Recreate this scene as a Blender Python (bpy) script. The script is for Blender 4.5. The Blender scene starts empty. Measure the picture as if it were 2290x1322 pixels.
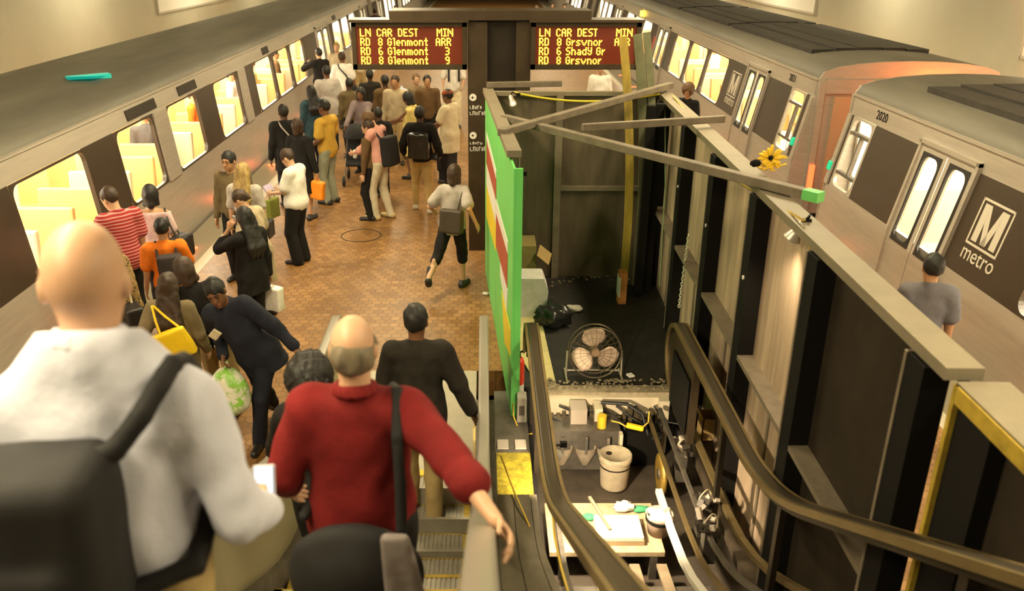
import bpy, math, random
import numpy as np
from mathutils import Vector, Matrix

random.seed(7)
SC = bpy.context.scene
COL = SC.collection
PI = math.pi
R = math.radians

# ------------------------------------------------------------------ camera
F_PX, CX, CY, CAM_H, PITCH = 1900.0, 1085.0, 661.0, 4.2, R(22.4)
cam_data = bpy.data.cameras.new('camera')
cam = bpy.data.objects.new('camera', cam_data)
COL.objects.link(cam)
cam.location = (0, 0, CAM_H)
cam.rotation_euler = (R(90) - PITCH, 0, 0)
cam_data.sensor_width = 36
cam_data.lens = F_PX / 2290 * 36
cam_data.shift_x = (1145 - CX) / 2290
cam_data.clip_start = 0.05
cam_data.clip_end = 300
SC.camera = cam
cam_data.dof.use_dof = True
cam_data.dof.focus_distance = 10.5
cam_data.dof.aperture_fstop = 2.0
SC.view_settings.view_transform = 'Standard'
SC.view_settings.look = 'None'
SC.view_settings.gamma = 1
SC.view_settings.use_curve_mapping = False
SC.view_settings.exposure = 0.0

_c, _s = math.cos(PITCH), math.sin(PITCH)


def at(u, v, x=None, y=None, z=None):
    """point of the place seen at a photograph pixel, given one known coordinate"""
    a, b = (u - CX) / F_PX, (v - CY) / F_PX
    d = Vector((a, _c - _s * b, -_s - _c * b))
    t = x / d.x if x is not None else y / d.y if y is not None else (z - CAM_H) / d.z
    return Vector((0, 0, CAM_H)) + t * d


# ------------------------------------------------------------------ materials
_mats = {}


def M(name, col, rough=0.6, metal=0.0, var=0.0, scale=6.0, emit=None, es=1.0, bump=0.0, coat=0.0, spec=None, stretch=None):
    if name in _mats:
        return _mats[name]
    m = bpy.data.materials.new(name)
    m.use_nodes = True
    nt = m.node_tree
    b = nt.nodes['Principled BSDF']
    b.inputs['Base Color'].default_value = (*col, 1)
    b.inputs['Roughness'].default_value = rough
    b.inputs['Metallic'].default_value = metal
    if coat:
        b.inputs['Coat Weight'].default_value = coat
    if spec is not None:
        b.inputs['Specular IOR Level'].default_value = spec
    if emit:
        b.inputs['Emission Color'].default_value = (*emit, 1)
        b.inputs['Emission Strength'].default_value = es
    if var or bump:
        tc = nt.nodes.new('ShaderNodeTexCoord')
        mp = nt.nodes.new('ShaderNodeMapping')
        if stretch:
            mp.inputs['Scale'].default_value = stretch
        n = nt.nodes.new('ShaderNodeTexNoise')
        n.inputs['Scale'].default_value = scale
        n.inputs['Detail'].default_value = 5
        n.inputs['Roughness'].default_value = 0.65
        nt.links.new(tc.outputs['Object'], mp.inputs['Vector'])
        nt.links.new(mp.outputs['Vector'], n.inputs['Vector'])
        if var:
            rp = nt.nodes.new('ShaderNodeValToRGB')
            rp.color_ramp.elements[0].position = 0.3
            rp.color_ramp.elements[1].position = 0.72
            rp.color_ramp.elements[0].color = (*[max(0, c * (1 - var)) for c in col], 1)
            rp.color_ramp.elements[1].color = (*[min(1, c * (1 + var * 0.6)) for c in col], 1)
            nt.links.new(n.outputs['Fac'], rp.inputs['Fac'])
            nt.links.new(rp.outputs['Color'], b.inputs['Base Color'])
        if bump:
            bp = nt.nodes.new('ShaderNodeBump')
            bp.inputs['Strength'].default_value = bump
            bp.inputs['Distance'].default_value = 0.02
            nt.links.new(n.outputs['Fac'], bp.inputs['Height'])
            nt.links.new(bp.outputs['Normal'], b.inputs['Normal'])
    _mats[name] = m
    return m


def glass_mat(name, tint=(1, 1, 1), gl=0.08):
    m = bpy.data.materials.new(name)
    m.use_nodes = True
    nt = m.node_tree
    nt.nodes.remove(nt.nodes['Principled BSDF'])
    t = nt.nodes.new('ShaderNodeBsdfTransparent')
    t.inputs['Color'].default_value = (*tint, 1)
    g = nt.nodes.new('ShaderNodeBsdfGlossy')
    g.inputs['Roughness'].default_value = 0.05
    mx = nt.nodes.new('ShaderNodeMixShader')
    mx.inputs['Fac'].default_value = gl
    nt.links.new(t.outputs[0], mx.inputs[1])
    nt.links.new(g.outputs[0], mx.inputs[2])
    nt.links.new(mx.outputs[0], nt.nodes['Material Output'].inputs['Surface'])
    return m


def math_node(nt, op, a=None, b=None):
    n = nt.nodes.new('ShaderNodeMath')
    n.operation = op
    for i, v in enumerate((a, b)):
        if v is None:
            continue
        if isinstance(v, (int, float)):
            n.inputs[i].default_value = v
        else:
            nt.links.new(v, n.inputs[i])
    return n.outputs[0]


def vec_node(nt, op, a=None, b=None):
    n = nt.nodes.new('ShaderNodeVectorMath')
    n.operation = op
    for i, v in enumerate((a, b)):
        if v is None:
            continue
        if isinstance(v, tuple):
            n.inputs[i].default_value = v
        else:
            nt.links.new(v, n.inputs[i])
    return n.outputs['Value'] if op == 'DOT_PRODUCT' else n.outputs['Vector']


def hex_tile_mat(name, size=0.115):
    m = bpy.data.materials.new(name)
    m.use_nodes = True
    nt = m.node_tree
    b = nt.nodes['Principled BSDF']
    geo = nt.nodes.new('ShaderNodeNewGeometry')
    p = vec_node(nt, 'MULTIPLY', geo.outputs['Position'], (1 / size, 1 / size, 0))
    s3 = math.sqrt(3)
    S, Hf = (1, s3, 1), (0.5, s3 / 2, 0.5)

    def cell(off):
        q = vec_node(nt, 'ADD', p, off)
        w = nt.nodes.new('ShaderNodeVectorMath')
        w.operation = 'FLOOR'
        nt.links.new(vec_node(nt, 'DIVIDE', q, S), w.inputs[0])
        fl = vec_node(nt, 'MULTIPLY', w.outputs[0], S)
        return vec_node(nt, 'MULTIPLY', vec_node(nt, 'SUBTRACT', vec_node(nt, 'SUBTRACT', q, fl), Hf), (1, 1, 0))
    a, c = cell((0, 0, 0)), cell((-0.5, -s3 / 2, 0))
    da, dc = vec_node(nt, 'DOT_PRODUCT', a, a), vec_node(nt, 'DOT_PRODUCT', c, c)
    sel = math_node(nt, 'LESS_THAN', da, dc)
    mx = nt.nodes.new('ShaderNodeMix')
    mx.data_type = 'VECTOR'
    nt.links.new(sel, mx.inputs['Factor'])
    nt.links.new(c, mx.inputs[4])
    nt.links.new(a, mx.inputs[5])
    g = mx.outputs[1]
    ab = vec_node(nt, 'ABSOLUTE', g)
    d1 = vec_node(nt, 'DOT_PRODUCT', ab, (0.5, s3 / 2, 0))
    d2 = vec_node(nt, 'DOT_PRODUCT', ab, (1, 0, 0))
    edge = math_node(nt, 'SUBTRACT', 0.5, math_node(nt, 'MAXIMUM', d1, d2))
    grout = math_node(nt, 'LESS_THAN', edge, 0.035)
    ident = vec_node(nt, 'SUBTRACT', p, g)
    wn = nt.nodes.new('ShaderNodeTexWhiteNoise')
    sn = nt.nodes.new('ShaderNodeVectorMath')
    sn.operation = 'SNAP'
    nt.links.new(ident, sn.inputs[0])
    sn.inputs[1].default_value = (0.25, 0.25, 0.25)
    nt.links.new(vec_node(nt, 'ADD', sn.outputs[0], (0.1, 0.1, 0.1)), wn.inputs['Vector'])
    rp = nt.nodes.new('ShaderNodeValToRGB')
    e = rp.color_ramp.elements
    e[0].color, e[1].color = (0.205, 0.098, 0.028, 1), (0.32, 0.17, 0.058, 1)
    nt.links.new(wn.outputs['Value'], rp.inputs['Fac'])
    dirt = nt.nodes.new('ShaderNodeTexNoise')
    dirt.inputs['Scale'].default_value = 1.3
    dirt.inputs['Detail'].default_value = 6
    nt.links.new(geo.outputs['Position'], dirt.inputs['Vector'])
    dm = nt.nodes.new('ShaderNodeMapRange')
    dm.inputs['From Min'].default_value = 0.3
    dm.inputs['From Max'].default_value = 0.7
    dm.inputs['To Min'].default_value = 0.75
    dm.inputs['To Max'].default_value = 1.15
    nt.links.new(dirt.outputs['Fac'], dm.inputs['Value'])
    mul = vec_node(nt, 'SCALE', rp.outputs['Color'])
    nt.links.new(dm.outputs['Result'], mul.node.inputs['Scale'])
    m2 = nt.nodes.new('ShaderNodeMix')
    m2.data_type = 'RGBA'
    nt.links.new(grout, m2.inputs['Factor'])
    nt.links.new(mul, m2.inputs[6])
    m2.inputs[7].default_value = (0.1, 0.05, 0.02, 1)
    nt.links.new(m2.outputs[2], b.inputs['Base Color'])
    rr = nt.nodes.new('ShaderNodeMapRange')
    rr.inputs['To Min'].default_value = 0.30
    rr.inputs['To Max'].default_value = 0.5
    b.inputs['Specular IOR Level'].default_value = 0.38
    nt.links.new(dirt.outputs['Fac'], rr.inputs['Value'])
    nt.links.new(rr.outputs['Result'], b.inputs['Roughness'])
    bp = nt.nodes.new('ShaderNodeBump')
    bp.inputs['Strength'].default_value = 0.25
    bp.inputs['Distance'].default_value = 0.004
    nt.links.new(math_node(nt, 'MINIMUM', edge, 0.06), bp.inputs['Height'])
    nt.links.new(bp.outputs['Normal'], b.inputs['Normal'])
    return m


# ------------------------------------------------------------------ mesh building
class MB:
    def __init__(self):
        self.v, self.f, self.sm = [], [], []

    def add(self, vs, fs, smooth=False):
        o = len(self.v)
        self.v += [tuple(p) for p in vs]
        self.f += [tuple(o + i for i in f) for f in fs]
        self.sm += [smooth] * len(fs)
        return self

    def box(self, x0, x1, y0, y1, z0, z1):
        x0, x1 = sorted((x0, x1)); y0, y1 = sorted((y0, y1)); z0, z1 = sorted((z0, z1))
        v = [(x, y, z) for z in (z0, z1) for y in (y0, y1) for x in (x0, x1)]
        return self.add(v, [(0, 2, 3, 1), (4, 5, 7, 6), (0, 1, 5, 4), (2, 6, 7, 3), (0, 4, 6, 2), (1, 3, 7, 5)])

    def obox(self, c, size, rot=(0, 0, 0)):
        m = Matrix.Translation(Vector(c)) @ (Matrix.Rotation(rot[2], 4, 'Z') @ Matrix.Rotation(rot[1], 4, 'Y') @ Matrix.Rotation(rot[0], 4, 'X'))
        h = [s / 2 for s in size]
        v = [m @ Vector((x, y, z)) for z in (-h[2], h[2]) for y in (-h[1], h[1]) for x in (-h[0], h[0])]
        return self.add(v, [(0, 2, 3, 1), (4, 5, 7, 6), (0, 1, 5, 4), (2, 6, 7, 3), (0, 4, 6, 2), (1, 3, 7, 5)])

    def beam(self, a, b, w, h, up=(0, 0, 1)):
        a, b = Vector(a), Vector(b)
        d = (b - a).normalized()
        s = d.cross(Vector(up))
        if s.length < 1e-4:
            s = Vector((1, 0, 0))
        s.normalize()
        u = s.cross(d).normalized()
        v = []
        for p in (a, b):
            for i, j in ((-1, -1), (1, -1), (1, 1), (-1, 1)):
                v.append(p + s * i * w / 2 + u * j * h / 2)
        return self.add(v, [(3, 2, 1, 0), (4, 5, 6, 7), (0, 1, 5, 4), (1, 2, 6, 5), (2, 3, 7, 6), (3, 0, 4, 7)])

    def tube(self, pts, r, n=8, closed=False, smooth=True):
        pts = [Vector(p) for p in pts]
        k = len(pts)
        rs = r if isinstance(r, (list, tuple)) else [r] * k
        v, prev = [], None
        for i, p in enumerate(pts):
            if closed:
                d = pts[(i + 1) % k] - pts[i - 1]
            else:
                d = pts[min(i + 1, k - 1)] - pts[max(i - 1, 0)]
            d.normalize()
            if prev is None:
                s = d.cross(Vector((0, 0, 1)))
                if s.length < 1e-3:
                    s = d.cross(Vector((0, 1, 0)))
            else:
                s = prev - d * prev.dot(d)
                if s.length < 1e-5:
                    s = d.cross(Vector((0, 1, 0)))
            s.normalize()
            prev = s
            u = d.cross(s)
            for j in range(n):
                a = 2 * PI * j / n
                v.append(p + (s * math.cos(a) + u * math.sin(a)) * rs[i])
        fs = []
        for i in range(k if closed else k - 1):
            for j in range(n):
                i2 = (i + 1) % k
                fs.append((i * n + j, i2 * n + j, i2 * n + (j + 1) % n, i * n + (j + 1) % n))
        self.add(v, fs, smooth)
        if not closed:
            self.add(v[:n], [tuple(range(n))]); self.add(v[-n:], [tuple(reversed(range(n)))])
        return self

    def cyl(self, a, b, r, n=16, r2=None):
        return self.tube([a, b], [r, r if r2 is None else r2], n)

    def lathe(self, prof, c=(0, 0, 0), n=24, mat=None, smooth=True):
        v = []
        for r, z in prof:
            for j in range(n):
                a = 2 * PI * j / n
                v.append(Vector((r * math.cos(a), r * math.sin(a), z)))
        if mat is not None:
            v = [mat @ p for p in v]
        v = [p + Vector(c) for p in v]
        fs = [(i * n + j, i * n + (j + 1) % n, (i + 1) * n + (j + 1) % n, (i + 1) * n + j) for i in range(len(prof) - 1) for j in range(n)]
        return self.add(v, fs, smooth)

    def prism(self, poly, axis, a, b, smooth=False):
        """2D polygon extruded along an axis from a to b; the 2D axes keep their x,y,z order"""
        def pt(p, w):
            q = list(p)
            q.insert('xyz'.index(axis), w)
            return tuple(q)
        n = len(poly)
        v = [pt(p, a) for p in poly] + [pt(p, b) for p in poly]
        fs = [tuple(range(n)), tuple(reversed(range(n, 2 * n)))]
        self.add(v, fs)
        self.add(v, [(i, n + i, n + (i + 1) % n, (i + 1) % n) for i in range(n)], smooth)
        return self

    def sweep(self, pts, sect, smooth=True):
        """section (list of (side, up)) swept along a path lying in a plane of constant x"""
        pts = [Vector(p) for p in pts]
        n, k, v = len(sect), len(pts), []
        for i, p in enumerate(pts):
            d = (pts[min(i + 1, k - 1)] - pts[max(i - 1, 0)]).normalized()
            up = Vector((0, -d.z, d.y))
            for a, b in sect:
                v.append(p + Vector((a, 0, 0)) + up * b)
        fs = [(i * n + j, i * n + (j + 1) % n, (i + 1) * n + (j + 1) % n, (i + 1) * n + j) for i in range(k - 1) for j in range(n)]
        self.add(v, fs, smooth)
        self.add(v[:n], [tuple(range(n))]); self.add(v[-n:], [tuple(reversed(range(n)))])
        return self

    def blob(self, c, r, seed=0, n=10, rough=0.25, mat=None):
        rnd = random.Random(seed)
        ph = [rnd.uniform(0, 6) for _ in range(6)]
        v, fs = [], []
        for i in range(n + 1):
            t = PI * i / n
            for j in range(2 * n):
                a = PI * j / n
                d = Vector((math.sin(t) * math.cos(a), math.sin(t) * math.sin(a), math.cos(t)))
                k = 1 + rough * (math.sin(4 * d.x + ph[0]) * math.sin(5 * d.y + ph[1]) + 0.6 * math.sin(9 * d.z + ph[2] + 5 * d.x) * math.sin(8 * d.y + ph[3]))
                q = Vector((d.x * r[0] * k, d.y * r[1] * k, d.z * r[2] * k))
                v.append((mat @ q if mat is not None else q) + Vector(c))
        m = 2 * n
        for i in range(n):
            for j in range(m):
                fs.append((i * m + j, (i + 1) * m + j, (i + 1) * m + (j + 1) % m, i * m + (j + 1) % m))
        return self.add(v, fs, True)

    def build(self, name, mat, parent=None, bevel=0.0, kind=None, label=None):
        off = root_loc(parent) if parent is not None else Vector((0, 0, 0))
        me = bpy.data.meshes.new(name)
        me.from_pydata([(x - off.x, y - off.y, z - off.z) for x, y, z in self.v], [], self.f)
        me.polygons.foreach_set('use_smooth', self.sm)
        me.materials.append(mat)
        me.validate(clean_customdata=False)
        import bmesh
        bm = bmesh.new(); bm.from_mesh(me)
        bmesh.ops.recalc_face_normals(bm, faces=bm.faces)
        bm.to_mesh(me); bm.free()
        me.update()
        o = bpy.data.objects.new(name, me)
        COL.objects.link(o)
        if parent is not None:
            o.parent = parent
        if bevel:
            md = o.modifiers.new('bevel', 'BEVEL')
            md.width = bevel; md.segments = 2; md.limit_method = 'ANGLE'
        if kind:
            o['kind'] = kind
        if label:
            o['label'] = label
        return o


def root_loc(o):
    p = Vector((0, 0, 0))
    while o is not None:
        p = p + o.location
        o = o.parent
    return p


def tag(o, label, cat, group=None, kind=None):
    o['label'] = label
    o['category'] = cat
    if group:
        o['group'] = group
    if kind:
        o['kind'] = kind
    return o


def thing(name, label, cat, loc=(0, 0, 0), group=None):
    o = bpy.data.objects.new(name, None)
    COL.objects.link(o)
    o.location = loc
    o.empty_display_size = 0.1
    return tag(o, label, cat, group)


def copy_tree(o, parent=None):
    c = o.copy()
    COL.objects.link(c)
    c.parent = parent
    for ch in list(o.children):
        copy_tree(ch, c)
    return c


# ------------------------------------------------------------------ dot-matrix and plain lettering
GL = {  # 7-row glyphs, rows as strings
    'L': '1000 1000 1000 1000 1000 1000 1111', 'N': '10001 11001 10101 10101 10011 10001 10001', 'C': '0110 1001 1000 1000 1000 1001 0110',
    'A': '0110 1001 1001 1111 1001 1001 1001', 'R': '1110 1001 1001 1110 1010 1001 1001', 'D': '1110 1001 1001 1001 1001 1001 1110',
    'E': '1111 1000 1000 1110 1000 1000 1111', 'S': '0111 1000 1000 0110 0001 0001 1110', 'T': '111 010 010 010 010 010 010',
    'M': '10001 11011 10101 10101 10001 10001 10001', 'I': '111 010 010 010 010 010 111', '8': '0110 1001 1001 0110 1001 1001 0110',
    '6': '0110 1000 1000 1110 1001 1001 0110', 'G': '0110 1001 1000 1011 1001 1001 0110', 'l': '11 01 01 01 01 01 01',
    'e': '0000 0000 0110 1001 1111 1000 0110', 'n': '0000 0000 1110 1001 1001 1001 1001', 'm': '00000 00000 11010 10101 10101 10101 10101',
    'o': '0000 0000 0110 1001 1001 1001 0110', 't': '010 010 111 010 010 010 011', 'B': '1110 1001 1001 1110 1001 1001 1110',
    'r': '000 000 101 110 100 100 100', 's': '0000 0000 0111 1000 0110 0001 1110', 'v': '00000 00000 10001 10001 01010 01010 00100',
    'h': '1000 1000 1110 1001 1001 1001 1001', 'a': '0000 0000 0110 0001 0111 1001 0111', 'd': '0001 0001 0111 1001 1001 1001 0111',
    'y': '1001 1001 1001 0111 0001 1001 0110', '9': '0110 1001 1001 0111 0001 0001 0110', '7': '1111 0001 0010 0010 0100 0100 0100',
    '5': '1111 1000 1110 0001 0001 1001 0110', '3': '1110 0001 0001 0110 0001 0001 1110', ' ': '00 00 00 00 00 00 00',
}


def dots(mb, text, x, z, y, p, d=None):
    """lit dots of one string, top left at (x, z) on the plane y; p is the dot pitch"""
    d = d or p * 0.9
    for ch in text:
        rows = GL[ch].split()
        for i, row in enumerate(rows):
            for j, b in enumerate(row):
                if b == '1':
                    cx, cz = x + j * p + p / 2, z - i * p - p / 2
                    mb.box(cx - d / 2, cx + d / 2, y - 0.004, y, cz - d / 2, cz + d / 2)
        x += (len(rows[0]) + 1) * p
    return x


def letters(text, size, extrude=0.004):
    """vertices and faces of a line of type lying in the x-y plane, starting at the origin"""
    cu = bpy.data.curves.new('type', 'FONT')
    cu.body = text
    cu.size = size
    cu.extrude = extrude
    cu.resolution_u = 3
    o = bpy.data.objects.new('type', cu)
    COL.objects.link(o)
    dg = bpy.context.evaluated_depsgraph_get()
    me = o.evaluated_get(dg).to_mesh()
    v = [x.co.copy() for x in me.vertices]
    f = [tuple(p.vertices) for p in me.polygons]
    o.evaluated_get(dg).to_mesh_clear()
    bpy.data.objects.remove(o)
    bpy.data.curves.remove(cu)
    return v, f


def place_letters(mb, text, size, origin, right, up, extrude=0.004, bold=0):
    v, f = letters(text, size, extrude)
    r, u = Vector(right).normalized(), Vector(up).normalized()
    n = r.cross(u)
    return mb.add([Vector(origin) + r * p.x + u * p.y + n * p.z for p in v], f)
LP, LW = 450.0, 230.0
# ------------------------------------------------------------------ shared materials
tile = hex_tile_mat('hexagonal_terracotta_tile')
granite = M('granite_edge', (0.26, 0.22, 0.15), 0.55, var=0.25, scale=60)
granite_light = M('pale_edge_strip', (0.50, 0.45, 0.33), 0.55, var=0.15, scale=40)
concrete = M('pale_concrete', (0.43, 0.40, 0.30), 0.85, var=0.06, scale=1.2)
dark_conc = M('dark_concrete', (0.05, 0.045, 0.04), 0.9, var=0.3)
bronze = M('bronze_metal', (0.085, 0.06, 0.035), 0.42, 0.6, var=0.25, scale=3)
bronze_d = M('dark_bronze_metal', (0.03, 0.022, 0.014), 0.5, 0.4, var=0.2, scale=3)
alum = M('brushed_train_aluminium', (0.43, 0.39, 0.33), 0.42, 0.35, var=0.12, scale=5, stretch=(1, 0.3, 4))
roof_m = M('train_roof', (0.15, 0.14, 0.11), 0.6, 0.2, var=0.3, scale=2, stretch=(1, 0.15, 1))
roof_d = M('train_roof_shroud', (0.035, 0.03, 0.024), 0.7, var=0.4, scale=3)
brown = M('train_brown_band', (0.045, 0.032, 0.020), 0.35, 0.1, var=0.1, scale=3)
rubber = M('black_rubber', (0.012, 0.011, 0.010), 0.5)
black_m = M('black_paint', (0.008, 0.007, 0.006), 0.8, spec=0.15)
white_m = M('white_paint', (0.72, 0.70, 0.64), 0.5)
cream = M('car_interior_cream', (0.84, 0.80, 0.68), 0.6)
seat_o = M('seat_orange', (0.70, 0.38, 0.14), 0.6)
seat_t = M('seat_tan', (0.62, 0.50, 0.33), 0.6)
steel = M('stainless_steel', (0.42, 0.39, 0.34), 0.38, 0.85, var=0.15, scale=8, stretch=(1, 1, 0.2))
steel_d = M('worn_steel', (0.16, 0.14, 0.115), 0.5, 0.5, var=0.35, scale=7)
glass_win = glass_mat('window_glass', (0.97, 0.97, 0.95), 0.07)
lamp_w = M('interior_tube', (1, 1, 1), 0.5, emit=(1.0, 0.90, 0.68), es=44.0)
glow_red = M('red_tail_glow', (0.5, 0.02, 0.01), 0.4, emit=(1.0, 0.12, 0.03), es=3.0)
lamp_amber = M('amber_lamp', (0.6, 0.4, 0.02), 0.4, emit=(1.0, 0.62, 0.03), es=9.0)
lamp_green = M('green_lamp', (0.0, 0.35, 0.2), 0.4, emit=(0.0, 0.6, 0.28), es=0.7)
lamp_edge = M('platform_edge_lamp', (0.6, 0.1, 0.05), 0.4, emit=(1.0, 0.16, 0.05), es=2.2)

# ------------------------------------------------------------------ platform, walls, vault
LX, RX = -4.60, 4.95        # platform edges
Y0, Y1 = -6.0, 74.0
fl = MB()
fl.box(-3.98, -1.62, Y0, Y1, -0.3, 0)
fl.box(-1.62, 0.22, 8.08, Y1, -0.3, 0)
fl.box(0.22, 2.32, 10.9, Y1, -0.3, 0)
fl.box(2.32, 4.30, Y0, Y1, -0.3, 0)
fl.build('floor', tile, kind='structure')
for nm, a, b in (('trim_1', LX, -4.14), ('trim_2', 4.46, RX)):
    MB().box(a, b, Y0, Y1, -0.3, 0.0).build(nm, granite, kind='structure')
for nm, a, b in (('trim_3', -4.14, -3.98), ('trim_4', 4.30, 4.46)):
    MB().box(a, b, Y0, Y1, -0.3, 0.0).build(nm, granite_light, kind='structure')
ws = MB()
ws.box(0.22, 2.32, 7.72, 10.9, -0.3, 0.0)
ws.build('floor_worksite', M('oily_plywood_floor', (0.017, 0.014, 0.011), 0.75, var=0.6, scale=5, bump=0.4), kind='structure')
MB().box(-9.3, 9.3, Y0, Y1, -1.4, -1.2).build('floor_trackbed', dark_conc, kind='structure')
pl = MB()
pl.box(LX + 0.05, -1.7, Y0, Y1, -1.2, -0.3); pl.box(2.4, RX - 0.05, Y0, Y1, -1.2, -0.3)
pl.build('wall_platform_base', dark_conc, kind='structure')


def vault(side):
    s = side
    prof = [(9.15, -1.2), (9.15, 4.2)]
    for i in range(1, 9):
        a = i / 8 * PI / 2
        prof.append((9.15 * math.cos(a) if i < 8 else 0.0, 4.2 + 3.2 * math.sin(a)))
    m = MB()
    for i in range(len(prof) - 1):
        (xa, za), (xb, zb) = prof[i], prof[i + 1]
        m.add([(s * xa, Y0 - 6, za), (s * xa, Y1, za), (s * xb, Y1, zb), (s * xb, Y0 - 6, zb)], [(0, 1, 2, 3)], i > 0)
    return m, prof


for s, nm in ((-1, 'wall_left'), (1, 'wall_right')):
    m = MB().box(s * 9.15, s * 9.4, Y0 - 6, Y1, -1.2, 4.2)
    m.build(nm, concrete, kind='structure')
m = MB()
arc = [(9.4 * math.cos(i / 16 * PI), 4.2 + 3.2 * math.sin(i / 16 * PI)) for i in range(17)]
arc_in = [(9.15 * math.cos(i / 16 * PI), 4.2 + 3.0 * math.sin(i / 16 * PI)) for i in range(17)]
for i in range(16):
    q = [arc_in[i], arc_in[i + 1], arc[i + 1], arc[i]]
    m.prism(q, 'y', Y0 - 6, Y1, False)
m.build('ceiling', concrete, kind='structure')
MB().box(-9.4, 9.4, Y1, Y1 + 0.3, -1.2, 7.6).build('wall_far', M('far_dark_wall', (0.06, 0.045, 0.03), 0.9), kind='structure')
MB().box(-9.4, 9.4, Y0 - 6.3, Y0 - 6, -1.2, 7.6).build('wall_near', concrete, kind='structure')

# white advertising panels on the vault walls
poster_m = M('white_panel', (0.80, 0.76, 0.66), 0.6, var=0.04)
for (s, ya, yb, lab) in ((-1, 24.9, 33.5, 'long white advertising panel on the left wall beyond the moving train'),
                         (1, 24.7, 33.5, 'long white advertising panel on the right wall above the parked train roof'),
                         (1, 6.6, 14.9, 'white advertising panel on the right wall at the top right corner, nearest')):
    t = thing('wall_panel', lab, 'sign', (s * 9.12, (ya + yb) / 2, 2.45), 'white advertising panels')
    MB().box(s * 9.149, s * 9.10, ya, yb, 2.45, 4.15).build('board', poster_m, t)
    f = MB()
    for a, b, c, d in ((ya, yb, 2.42, 2.47), (ya, yb, 4.13, 4.18), (ya - 0.03, ya + 0.02, 2.42, 4.18), (yb - 0.02, yb + 0.03, 2.42, 4.18)):
        f.box(s * 9.149, s * 9.08, a, b, c, d)
    f.build('frame', M('panel_frame', (0.45, 0.41, 0.33), 0.5), t)

# red signal lamps let into the platform edge
for s, xs in ((-1, -4.40), (1, 4.76)):
    for i in range(22):
        y = 9.4 + (i - 3) * 2.62
        if y < 3:
            continue
        lab = 'round red light set in the left platform edge' if s < 0 else 'round red light set in the right platform edge'
        near = {(-1, 3): 'round red light in the left platform edge beside the pair in grey and brown', (-1, 4): 'round red light in the left platform edge just beyond the facing man'}.get((s, i))
        o = MB().cyl((xs, y, -0.01), (xs, y, 0.012), 0.10, 18).build('platform_edge_light', lamp_edge)
        o['label'] = near or lab
        if y < 24:
            ld = bpy.data.lights.new('edge_glow', 'POINT'); ld.energy = 2.2; ld.color = (1, 0.16, 0.05); ld.shadow_soft_size = 0.06
            lo = bpy.data.objects.new('edge_glow', ld); COL.objects.link(lo); lo.parent = o; lo.location = (xs, y, 0.08)
        o['category'] = 'light'
        o['group'] = 'platform edge lights on the ' + ('left' if s < 0 else 'right')

# ring cover in the tiled floor
t0 = at(808, 527, z=0)
m = MB()
m.tube([(t0.x + 0.31 * math.cos(a), t0.y + 0.31 * math.sin(a), 0.0) for a in [2 * PI * i / 40 for i in range(40)]], 0.008, 6, True)
tag(m.build('floor_cover', bronze_d), 'thin round metal ring of an access cover in the tiled floor', 'floor cover')
t0 = at(1086, 660, z=0)
tag(MB().blob((t0.x, t0.y, 0.02), (0.04, 0.03, 0.02), 3).build('paper_scrap', white_m), 'small crumpled white paper scrap on the tiled floor beside the green hoarding', 'litter')


# ------------------------------------------------------------------ trains
class Side:
    """side of a train: a profile (z, distance from the platform centre) on side s"""

    def __init__(self, s, prof):
        self.s, self.prof = s, prof

    def x(self, z, off=0.0):
        return self.s * (float(np.interp(z, [p[0] for p in self.prof], [p[1] for p in self.prof])) - off)

    def zs(self, a, b):
        return [a] + [p[0] for p in self.prof if a + 1e-3 < p[0] < b - 1e-3] + [b]

    def slab(self, m, y0, y1, z0, z1, o0=0.0, o1=-0.05):
        """o0: outer face towards the platform, o1: inner face"""
        zs = self.zs(z0, z1)
        poly = [(self.x(z, o0), z) for z in zs] + [(self.x(z, o1), z) for z in reversed(zs)]
        return m.prism(poly, 'y', y0, y1)

    def ring(self, m, y0, y1, z0, z1, iy0, iy1, iz0, iz1, r, o0=0.0, o1=-0.05, n=5):
        """plate with a round-cornered opening"""
        cs = [(iy1 - r, iz1 - r, 0, (y1, z1)), (iy0 + r, iz1 - r, 1, (y0, z1)), (iy0 + r, iz0 + r, 2, (y0, z0)), (iy1 - r, iz0 + r, 3, (y1, z0))]
        inner, outer = [], []
        for cy, cz, q, oc in cs:
            for i in range(n + 1):
                a = (q + i / n) * PI / 2
                inner.append((cy + r * math.cos(a), cz + r * math.sin(a)))
                outer.append(oc)
        N = len(inner)
        P = lambda yz, o: (self.x(yz[1], o), yz[0], yz[1])
        v = [P(p, o0) for p in inner] + [P(p, o0) for p in outer] + [P(p, o1) for p in inner]
        fs = []
        for i in range(N):
            j = (i + 1) % N
            if outer[i] == outer[j]:
                fs.append((i, j, N + i))
            else:
                fs.append((i, j, N + j, N + i))
            fs.append((i, 2 * N + i, 2 * N + j, j))
        return m.add(v, fs)

    def pane(self, m, y0, y1, z0, z1, o=-0.03):
        zs = self.zs(z0, z1)
        v = []
        for z in zs:
            v += [(self.x(z, o), y0, z), (self.x(z, o), y1, z)]
        return m.add(v, [(2 * i, 2 * i + 1, 2 * i + 3, 2 * i + 2) for i in range(len(zs) - 1)])


RS = Side(1, [(-1.0, 5.02), (0.0, 5.02), (0.9, 5.10), (1.95, 5.32), (2.22, 5.34)])
LS = Side(-1, [(-1.0, 4.66), (0.0, 4.66), (0.9, 4.74), (1.93, 4.86), (2.2, 4.92)])
ZB, ZT = 0.92, 1.94          # brown window band


def roof_pts(S, zc, wid=1.46, n=10):
    x0 = S.prof[-1][1]
    z0 = S.prof[-1][0]
    out = []
    for i in range(n + 1):
        a = PI - PI * i / n
        out.append((S.s * (x0 + wid + wid * math.cos(a) * 1.0), z0 + (zc - z0) * math.sin(a) ** 0.75))
    return out


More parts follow.
